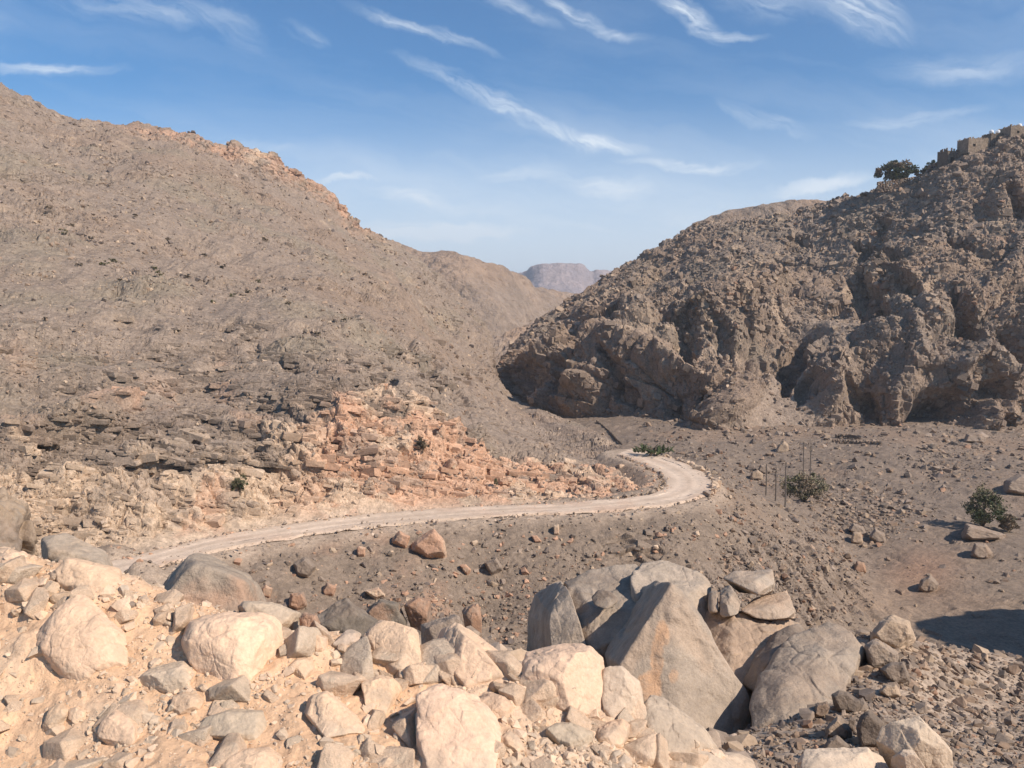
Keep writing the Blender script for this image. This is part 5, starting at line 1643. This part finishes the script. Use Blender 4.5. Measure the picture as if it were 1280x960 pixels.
# ------------------------------------------------------------------ plants
M_LEAF = rock_mat('dry green leaves', var=((1.2, 0.3), (9.0, 0.3)), bumps=(), rough=0.8)
M_BARK = flat_mat('grey brown bark', (.16, .12, .085), 0.95, 0.3, 4.0)
M_WOOD = flat_mat('weathered pole wood', (.19, .155, .125), 0.9, 0.25, 3.0)
M_IRON = flat_mat('dull galvanised iron', (.18, .17, .16), 0.6, 0.1, 5.0)
M_CERAMIC = flat_mat('brown insulator glaze', (.10, .06, .04), 0.3, 0.1, 5.0)


def tube(pts, rad, sides=7):
    pts = np.array(pts, float)
    n = len(pts)
    t = np.gradient(pts, axis=0)
    t /= np.linalg.norm(t, axis=1, keepdims=True) + 1e-9
    ref = np.where(np.abs(t[:, 2:3]) > 0.9, np.array([[1.0, 0, 0]]), np.array([[0, 0, 1.0]]))
    a = np.cross(t, ref)
    a /= np.linalg.norm(a, axis=1, keepdims=True) + 1e-9
    b = np.cross(t, a)
    ang = np.linspace(0, 2 * math.pi, sides, endpoint=False)
    v = pts[:, None] + np.asarray(rad)[:, None, None] * (np.cos(ang)[None, :, None] * a[:, None] + np.sin(ang)[None, :, None] * b[:, None])
    f = []
    for i in range(n - 1):
        for j in range(sides):
            k = (j + 1) % sides
            f.append([i * sides + j, i * sides + k, (i + 1) * sides + k, (i + 1) * sides + j])
    f.append(list(range(sides))[::-1])
    f.append([(n - 1) * sides + j for j in range(sides)])
    return v.reshape(-1, 3), f


def join(parts):
    V, F, o = [], [], 0
    for v, f in parts:
        V.append(v)
        F += [[i + o for i in q] for q in f]
        o += len(v)
    return np.concatenate(V), F


def leaf_cloud(r, rx, ry, rz, n, leaf, clumps, colours, narrow=0.45, core=0.35, up=0.0):
    """small leaf faces spread in clumps through a crown of the given half sizes, centred on the origin"""
    c = r.normal(size=(clumps, 3))
    c /= np.linalg.norm(c, axis=1, keepdims=True)
    c *= (core + (1 - core) * r.random((clumps, 1)) ** 0.5) * r.uniform(.65, 1.05, (clumps, 1))
    c[:, 2] = np.where(c[:, 2] < -0.55, -0.55, c[:, 2])
    rad = r.uniform(0.10, 0.34, clumps)
    k = r.integers(0, clumps, n)
    d = r.normal(size=(n, 3))
    d /= np.linalg.norm(d, axis=1, keepdims=True)
    pos = (c[k] + d * (rad[k] * r.random(n) ** 0.4)[:, None]) * np.array([rx, ry, rz])
    t = r.normal(size=(n, 3)) + np.array([0, 0, up])
    t /= np.linalg.norm(t, axis=1, keepdims=True)
    s = np.cross(t, r.normal(size=(n, 3)))
    s /= np.linalg.norm(s, axis=1, keepdims=True) + 1e-9
    L = (leaf * r.uniform(0.6, 1.4, n))[:, None]
    W = L * narrow
    V = np.stack([pos - t * L * .5, pos + s * W * .5, pos + t * L * .5, pos - s * W * .5], 1).reshape(-1, 3)
    F = np.arange(n * 4).reshape(-1, 4)
    col = np.array(colours)[r.integers(0, len(colours), clumps)][k] * r.uniform(0.75, 1.25, (n, 1))
    return V, F, np.repeat(col, 4, axis=0), c * np.array([rx, ry, rz])


GREEN_A, GREEN_B, GREEN_C = (.185, .165, .095), (.125, .122, .064), (.24, .205, .13)
DGREEN, BROWNLEAF = (.070, .088, .042), (.24, .18, .12)


def plant(name, label, cat, at, rx, ry, rz, lift, n, leaf, clumps, colours, seed, group=None, trunk_r=0.12, limbs=12, **kw):
    r = np.random.default_rng(seed)
    t = bpy.data.objects.new(name, None)
    t.location = at
    COL.objects.link(t)
    tag(t, label, cat, group)
    V, F, C, cl = leaf_cloud(r, rx, ry, rz, n, leaf, clumps, colours, **kw)
    mk('crown', V + np.array([0, 0, lift]), F, M_LEAF, C, t)
    parts = []
    for i in range(limbs):
        e = cl[int(r.integers(len(cl)))] * 0.95 + np.array([0, 0, lift])
        m = e * np.array([.35, .35, .5]) + r.normal(0, .05 * rx, 3)
        pts = [np.array([r.normal(0, trunk_r), r.normal(0, trunk_r), -0.3]), m * .4, m, (m + e) / 2 + r.normal(0, .04 * rx, 3), e]
        parts.append(tube(pts, np.array([1, .8, .55, .35, .12]) * trunk_r * r.uniform(.6, 1)))
    v, f = join(parts)
    mk('trunk', v, f, M_BARK, None, t)
    return t


def ground_at(u, v, r=2, dz=0.0):
    d = depth(u, v, r)
    q = P(u, v, d)
    q[2] += dz
    return q, d


def plants():
    q, d = ground_at(1006, 627)
    s = d / FPX
    plant('acacia_tree', 'broad grey green thorn tree beside the wooden poles in the wadi', 'tree', q, 33 * s, 26 * s, 19 * s, 19 * s, 4600, 2.8 * s, 85, [GREEN_A, GREEN_C, GREEN_B, BROWNLEAF], 3, trunk_r=.16)
    q, d = ground_at(1228, 658)
    s = d / FPX
    plant('acacia_tree', 'dense dark green tree at the right edge of the wadi bed', 'tree', q, 26 * s, 24 * s, 25 * s, 24 * s, 5000, 2.8 * s, 85, [GREEN_A, GREEN_B, DGREEN], 4, trunk_r=.16)
    q, d = ground_at(1262, 664)
    s = d / FPX
    plant('shrub', 'brownish dry shrub just right of the dense green tree', 'shrub', q, 16 * s, 14 * s, 12 * s, 12 * s, 2200, 3.2 * s, 30, [BROWNLEAF, GREEN_C], 5, trunk_r=.05)
    q, d = ground_at(814, 573)
    s = d / FPX
    r = np.random.default_rng(8)
    # fan of stiff upright fronds behind the parapet stones
    t = bpy.data.objects.new('palm_shrub', None)
    t.location = q + np.array([0.4, 0.8, 0.5])
    COL.objects.link(t)
    tag(t, 'dark green spiky palm shrub behind the stones of the road bend', 'shrub')
    V, F, C = [], [], []
    for k in range(60):
        a, e = r.uniform(0, 6.28), r.uniform(.35, 1.35)
        b0 = np.array([r.normal(0, 9 * s), r.normal(0, 5 * s), 0])
        L = r.uniform(11, 18) * s
        dv = np.array([math.cos(a) * math.cos(e) * 1.3, math.sin(a) * math.cos(e), math.sin(e)])
        sd_ = np.cross(dv, [0, 0, 1.0])
        sd_ /= np.linalg.norm(sd_)
        for m in range(16):
            f0 = b0 + dv * L * (.15 + .85 * m / 16) - np.array([0, 0, L * .22 * (m / 16) ** 2])
            for sg in (-1, 1):
                tip = f0 + (sd_ * sg * .8 + dv * .8) * L * .26 * (1.1 - m / 18)
                w = np.array([0, 0, L * .03])
                i = len(V)
                V += [f0 - w, f0 + w, tip]
                F.append([i, i + 1, i + 2])
                C += [np.array(DGREEN) * r.uniform(.8, 1.5)] * 3
    mk('crown', np.array(V), np.array(F), M_LEAF, np.array(C), t)
    v, f = join([tube([(r.normal(0, .5), 0, -.4), (r.normal(0, .5), 0, .3), (r.normal(0, .5), 0, .8)], [.16, .14, .10]) for _ in range(5)])
    mk('trunk', v, f, M_BARK, None, t)
    q, d = ground_at(302, 614, 1)
    s = d / FPX
    plant('shrub', 'round dark green bush on the pale road cut left of the middle', 'shrub', q + np.array([0, -.4, 0]), 11.5 * s, 9 * s, 12 * s, 11 * s, 3000, 1.6 * s, 40, [GREEN_B, DGREEN, GREEN_A], 6, trunk_r=.03, core=.2)
    q, d = ground_at(529, 561, 1)
    s = d / FPX
    plant('shrub', 'grey brown bush on the orange road cut', 'shrub', q + np.array([0, -.4, 0]), 9 * s, 7 * s, 10 * s, 9 * s, 1800, 1.6 * s, 26, [BROWNLEAF, (.09, .075, .05)], 7, trunk_r=.03)
    q, d = ground_at(620, 606, 1)
    s = d / FPX
    plant('shrub', 'small dark bush low on the orange road cut above the road', 'shrub', q + np.array([0, -.3, 0]), 5 * s, 4 * s, 5 * s, 5 * s, 700, 1.4 * s, 14, [BROWNLEAF, GREEN_B], 9, trunk_r=.02, limbs=4)
    spots = [(130, 331, 8, 1), (141, 327, 6, 1), (193, 337, 6, 1), (200, 344, 9, 1), (99, 333, 6, 0), (114, 298, 5, 0), (169, 270, 5, 0), (292, 371, 6, 1), (308, 366, 5, 0), (397, 419, 6, 0), (279, 335, 6, 0), (256, 320, 5, 0),
             (235, 346, 5, 0), (323, 353, 5, 1), (266, 379, 5, 1), (150, 351, 4, 0), (79, 292, 8, 1), (88, 283, 6, 0), (62, 260, 5, 0), (330, 300, 5, 0), (210, 300, 4, 0), (360, 380, 5, 0), (430, 400, 4, 0), (55, 400, 5, 0)]
    for i, (u, v, w, g) in enumerate(spots):
        q, d = ground_at(u, v, 1)
        s = d / FPX
        plant('desert_shrub', 'low yellow green shrub on the slope of the left hill' if g else 'small dark dry shrub on the slope of the left hill', 'shrub', q, w * .9 * s, w * .8 * s, w * .5 * s, w * .3 * s, 260, 1.8 * s, 10,
              [(.12, .11, .05), GREEN_C] if g else [BROWNLEAF, (.075, .062, .045)], 40 + i, 'green desert shrubs on the left hill' if g else 'dry desert shrubs on the left hill', trunk_r=.05, limbs=3)


plants()


# ------------------------------------------------------------------ wooden poles in the wadi
def pole(u, v, top, label, d, arm, tilt=0.0):
    q = P(u, v, d)
    h = (v - top) / FPX * d
    t = bpy.data.objects.new('utility_pole', None)
    t.location = q
    COL.objects.link(t)
    tag(t, label, 'pole', 'wooden poles in the wadi')
    n = 7
    z = np.linspace(-0.8, h, n)
    pv, pf = tube(np.stack([tilt * z + 0.02 * np.sin(z), 0 * z, z], -1), np.linspace(.13, .09, n), 8)
    mk('pole', pv, pf, M_WOOD, None, t)
    if arm:
        x = tilt * (h - .5)
        av, af = tube([(x - arm, -.16, h - .5), (x, -.16, h - .5), (x + arm, -.16, h - .5)], [.05, .055, .05], 6)
        mk('crossarm', av, af, M_WOOD, None, t)
        for k in (-.9, .9):
            iv, if_ = tube([(x + k * arm, -.16, h - .45), (x + k * arm, -.16, h - .32), (x + k * arm, -.16, h - .28), (x + k * arm, -.16, h - .18), (x + k * arm, -.16, h - .12)], [.03, .05, .09, .08, .04], 8)
            mk('insulator', iv, if_, M_CERAMIC, None, t)


for _u, _v, _top, _arm, _tilt, _l in ((957.5, 618, 579, 0, 0.0, 'leftmost of the three wooden poles left of the thorn tree'), (969.5, 625, 583, .6, -.004, 'middle one of the three wooden poles left of the thorn tree'),
                                      (981.5, 632, 576, .7, -.006, 'rightmost of the three wooden poles, at the left edge of the thorn tree'),
                                      (1004, 604, 551, .9, -.012, 'taller looking pole behind the thorn tree, the left one of the two'), (1012.5, 603, 553, .7, .0, 'pole behind the thorn tree, the right one of the two')):
    pole(_u, _v, _top, _l, depth(_u, _v, 2) if _v > 610 else 152.0, _arm, _tilt)


# ------------------------------------------------------------------ dry-stone walls
def stone_wall(label, line, height, width, size, seed, cols):
    """line: points on the ground; rough courses of fitted stones, one wall, one mesh"""
    r = np.random.default_rng(seed)
    line = np.array(line, float)
    L = np.concatenate([[0], np.cumsum(np.linalg.norm(np.diff(line, axis=0), axis=1))])
    vs = stone_variants(10, seed, 0.8, True)
    V, F, C, o = [], [], [], 0
    rows = max(2, int(round(height / (size * .9))))
    for k in range(rows):
        s = 0.0
        while s < L[-1]:
            w = size * r.uniform(.8, 1.6)
            q = np.array([np.interp(s + w / 2, L, line[:, i]) for i in range(3)])
            for side in (-1, 1) if width > size else (0,):
                p, f = vs[int(r.integers(10))]
                p = (rand_rot(r, 1, .25)[0] @ (p * np.array([w * .62, size * .6, size * .68])).T).T
                V.append(p + q + np.array([r.normal(0, .04), side * width * .28 + r.normal(0, .04), (k + .45) * size * .85]))
                F.append(f + o)
                o += len(p)
                C.append(np.broadcast_to(np.asarray(cols[int(r.integers(len(cols)))]) * r.uniform(.85, 1.15), p.shape))
            s += w
    base = line[0]
    ob = mk('stone_wall', np.concatenate(V) - base, np.concatenate(F), M_STONE, np.concatenate(C), loc=base)
    return tag(ob, label, 'wall')


def on_ground(pix, dz=-0.15):
    return [ground_at(u, v, 1, dz)[0] for u, v in pix]


stone_wall('dark line of a dry stone wall running down the slope beyond the road bend', on_ground([(746, 527), (754, 533), (763, 541), (771, 550), (779, 557)]), .45, .4, .35, 61, [GREY * .8, SLATE * .8])
stone_wall('low terrace wall across the scree at the foot of the right hill', on_ground([(1040, 553), (1060, 553), (1080, 555), (1100, 555)]), 1.0, .6, .5, 62, [GREY, BROWN, SLATE])
stone_wall('short terrace wall of grey stone above the low one by the right hill', on_ground([(1044, 546), (1060, 546), (1074, 548)]), .9, .6, .5, 63, [GREY, BROWN, SLATE])


# ------------------------------------------------------------------ village on the right hilltop
M_WALL = rock_mat('rough stone masonry', base=(.27, .205, .148), var=((.5, .25), (1.8, .4), (5.0, .3)), bumps=((1.8, .8, .25), (5.0, .6, .1)))
M_WALL_D = rock_mat('dark rough masonry', base=(.15, .116, .086), var=((.5, .25), (1.8, .4), (5.0, .3)), bumps=((1.8, .8, .25), (5.0, .6, .1)))
M_PLASTER = flat_mat('pale plaster', (.52, .45, .35), .9, .12, 1.0)
M_TANK = flat_mat('white plastic tank', (.82, .82, .80), .45, .04, 1.0)
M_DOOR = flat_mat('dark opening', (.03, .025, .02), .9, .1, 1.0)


def box(x0, x1, y0, y1, z0, z1):
    v = np.array([(x, y, z) for x in (x0, x1) for y in (y0, y1) for z in (z0, z1)], float)
    return v, [[0, 1, 3, 2], [4, 6, 7, 5], [0, 4, 5, 1], [2, 3, 7, 6], [0, 2, 6, 4], [1, 5, 7, 3]]


def wall_with_openings(w, d, h, openings, th=.35):
    """four walls; openings on the front (-y) side as (x0, x1, z0, z1)"""
    parts = [box(-w / 2, -w / 2 + th, -d / 2 + th, d / 2, -1.5, h), box(w / 2 - th, w / 2, -d / 2 + th, d / 2, -1.5, h), box(-w / 2 + th, w / 2 - th, d / 2 - th, d / 2, -1.5, h)]
    x = -w / 2
    for a, b, z0, z1 in sorted(openings):
        parts.append(box(x, a, -d / 2, -d / 2 + th, -1.5, h))
        parts.append(box(a, b, -d / 2, -d / 2 + th, -1.5, z0))
        parts.append(box(a, b, -d / 2, -d / 2 + th, z1, h))
        x = b
    parts.append(box(x, w / 2, -d / 2, -d / 2 + th, -1.5, h))
    return join(parts)


def house(label, u, v, d, wpx, hpx, dep, mat, openings, rot=0.0, roof=True, parapet=.5):
    s = d / FPX
    t = bpy.data.objects.new('stone_house', None)
    t.location = P(u, v, d)
    t.rotation_euler = (0, 0, rot)
    COL.objects.link(t)
    tag(t, label, 'house', 'stone houses on the hilltop')
    w, h = wpx * s, hpx * s
    ops = [(a * w, b * w, z0, z1) for a, b, z0, z1 in openings]
    vv, ff = wall_with_openings(w, dep, h, ops)
    rw_ = np.random.default_rng(int(u))
    xs = np.arange(-w / 2 + .2, w / 2 - .1, .55)
    broken = []
    for x in xs:                                            # loose courses left on the wall tops
        for y in (-dep / 2 + .18, dep / 2 - .18):
            if rw_.random() < .75:
                k = rw_.uniform(.1, 1.2 if not roof else .6)
                broken.append(box(x - .24, x + .24, y - .16, y + .16, h + .003, h + k))
    for y in np.arange(-dep / 2 + .6, dep / 2 - .5, .55):
        for x in (-w / 2 + .18, w / 2 - .18):
            if rw_.random() < .75:
                broken.append(box(x - .16, x + .16, y - .24, y + .24, h + .003, h + rw_.uniform(.1, 1.2 if not roof else .6)))
    vv, ff = join([(vv, ff)] + broken)
    mk('wall', vv, ff, mat, None, t)
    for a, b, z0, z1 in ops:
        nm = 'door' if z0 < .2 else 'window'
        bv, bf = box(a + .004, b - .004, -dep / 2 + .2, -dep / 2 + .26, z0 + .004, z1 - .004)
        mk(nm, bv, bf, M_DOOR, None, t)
    if roof:
        bv, bf = box(-w / 2 + .36, w / 2 - .36, -dep / 2 + .36, dep / 2 - .36, h - parapet, h - parapet + .25)
        mk('roof', bv, bf, M_PLASTER, None, t)
    return t


def village():
    house('roofless dark stone house at the left end of the hilltop village', 1187, 205, 304, 22, 14, 5, M_WALL_D, [(-.3, -.05, 0, 2.0)], .25, roof=False)
    house('stepped stone house with a tan front in the hilltop village', 1218, 188, 301, 32, 12, 6, M_WALL, [(-.32, -.2, .7, 1.7)], .15)
    house('dark flat roofed house under two white tanks on the hilltop', 1242, 181, 301, 20, 11, 5, M_WALL_D, [(-.15, .2, .0, 1.7)], .1)
    house('long tan house at the far right of the hilltop village', 1282, 172, 299, 54, 11, 7, M_WALL, [(-.36, -.3, .7, 1.6), (-.1, -.02, 0, 1.8), (.2, .28, .7, 1.6)], .05)
    # plastered pillar beside the roofless house
    d = 303
    s = d / FPX
    q = P(1185.5, 206, d)
    t = bpy.data.objects.new('stone_pillar', None)
    t.location = q
    COL.objects.link(t)
    tag(t, 'pale plastered pillar standing in front of the roofless dark house', 'pillar')
    pv, pf = join([box(-2.3 * s, 2.3 * s, -.5, .5, -1, 15 * s)])
    mk('shaft', pv, pf, M_PLASTER, None, t)
    pv, pf = box(-2.7 * s, 2.7 * s, -.62, .62, 15 * s + .003, 16 * s)
    mk('cap', pv, pf, M_PLASTER, None, t)
    for u, v, d, lab in ((1239, 169.5, 299.6, 'left one of two white water tanks on the dark flat roof'), (1247, 169.5, 299.6, 'right one of two white water tanks on the dark flat roof'), (1274, 161.5, 297.6, 'single white water tank on the long tan house')):
        s = d / FPX
        t = bpy.data.objects.new('water_tank', None)
        t.location = P(u, v, d)
        COL.objects.link(t)
        tag(t, lab, 'water tank', 'white tanks on the hilltop roofs')
        z = np.array([0, .1, .25, 1.3, 1.7, 1.9, 1.98])
        rr = np.array([.72, .78, .8, .8, .72, .45, .24])
        zz, r2 = z, rr
        tv, tf = tube(np.stack([0 * zz, 0 * zz, zz], -1), r2, 16)
        mk('body', tv, tf, M_TANK, None, t)
        tv, tf = tube([(0, 0, 1.983), (0, 0, 2.06)], [.23, .22], 12)
        mk('lid', tv, tf, M_TANK, None, t)
    # terrace wall with the tree on it
    d = 312
    line = [P(u, v, d) for u, v in ((1096, 241), (1104, 240), (1120, 238), (1138, 235), (1154, 232))]
    stone_wall('tall terrace wall below the hilltop tree', line, 4.2, .9, .8, 71, [GREY, BROWN, PALE * .8])
    line = [P(u, v, 309) for u, v in ((1160, 214), (1172, 208), (1184, 206))]
    stone_wall('short terrace wall beside the roofless house on the hilltop', line, 2.2, .8, .7, 72, [DARK * 1.4, BROWN, GREY])
    for lab, pix, hh, dd in (('stepped wall climbing from the terrace tree to the roofless house', ((1154, 228), (1164, 220), (1176, 213)), 3.2, 310), ('dark retaining wall under the stepped stone house', ((1192, 204), (1203, 200), (1214, 196)), 4.0, 302),
                              ('tan retaining wall under the white tanks', ((1214, 194), (1230, 189), (1246, 186)), 3.6, 299), ('tan retaining wall at the right end of the hilltop village', ((1248, 182), (1266, 177), (1290, 173)), 3.4, 296.5)):
        stone_wall(lab, [P(u, v, dd) for u, v in pix], hh, .8, .7, int(pix[0][0]), [DARK * 1.5, BROWN, GREY])
    s = 314 / FPX
    plant('hilltop_tree', 'wide bushy tree standing on the terrace wall on the skyline', 'tree', P(1119, 227, 315), 23 * s, 18 * s, 14 * s, 13 * s, 6000, 3.2 * s, 60, [GREEN_B, DGREEN, BROWNLEAF], 14, trunk_r=.25)
    plant('shrub', 'low dark shrub on the skyline between the hilltop tree and the houses', 'shrub', P(1150, 222, 314), 9 * s, 8 * s, 7 * s, 6 * s, 1200, 2.6 * s, 20, [GREEN_B, BROWNLEAF], 15, trunk_r=.08)
    plant('shrub', 'dark shrub leaning against the roofless house on the hilltop', 'shrub', P(1164, 214, 312), 8 * s, 7 * s, 6 * s, 6 * s, 1000, 2.6 * s, 20, [GREEN_B, DGREEN], 16, trunk_r=.08)
    plant('shrub', 'thin twiggy shrub on the skyline left of the terrace wall', 'shrub', P(1080, 246, 322), 6 * s, 6 * s, 4 * s, 3 * s, 300, 2.4 * s, 12, [BROWNLEAF], 17, trunk_r=.05)


village()
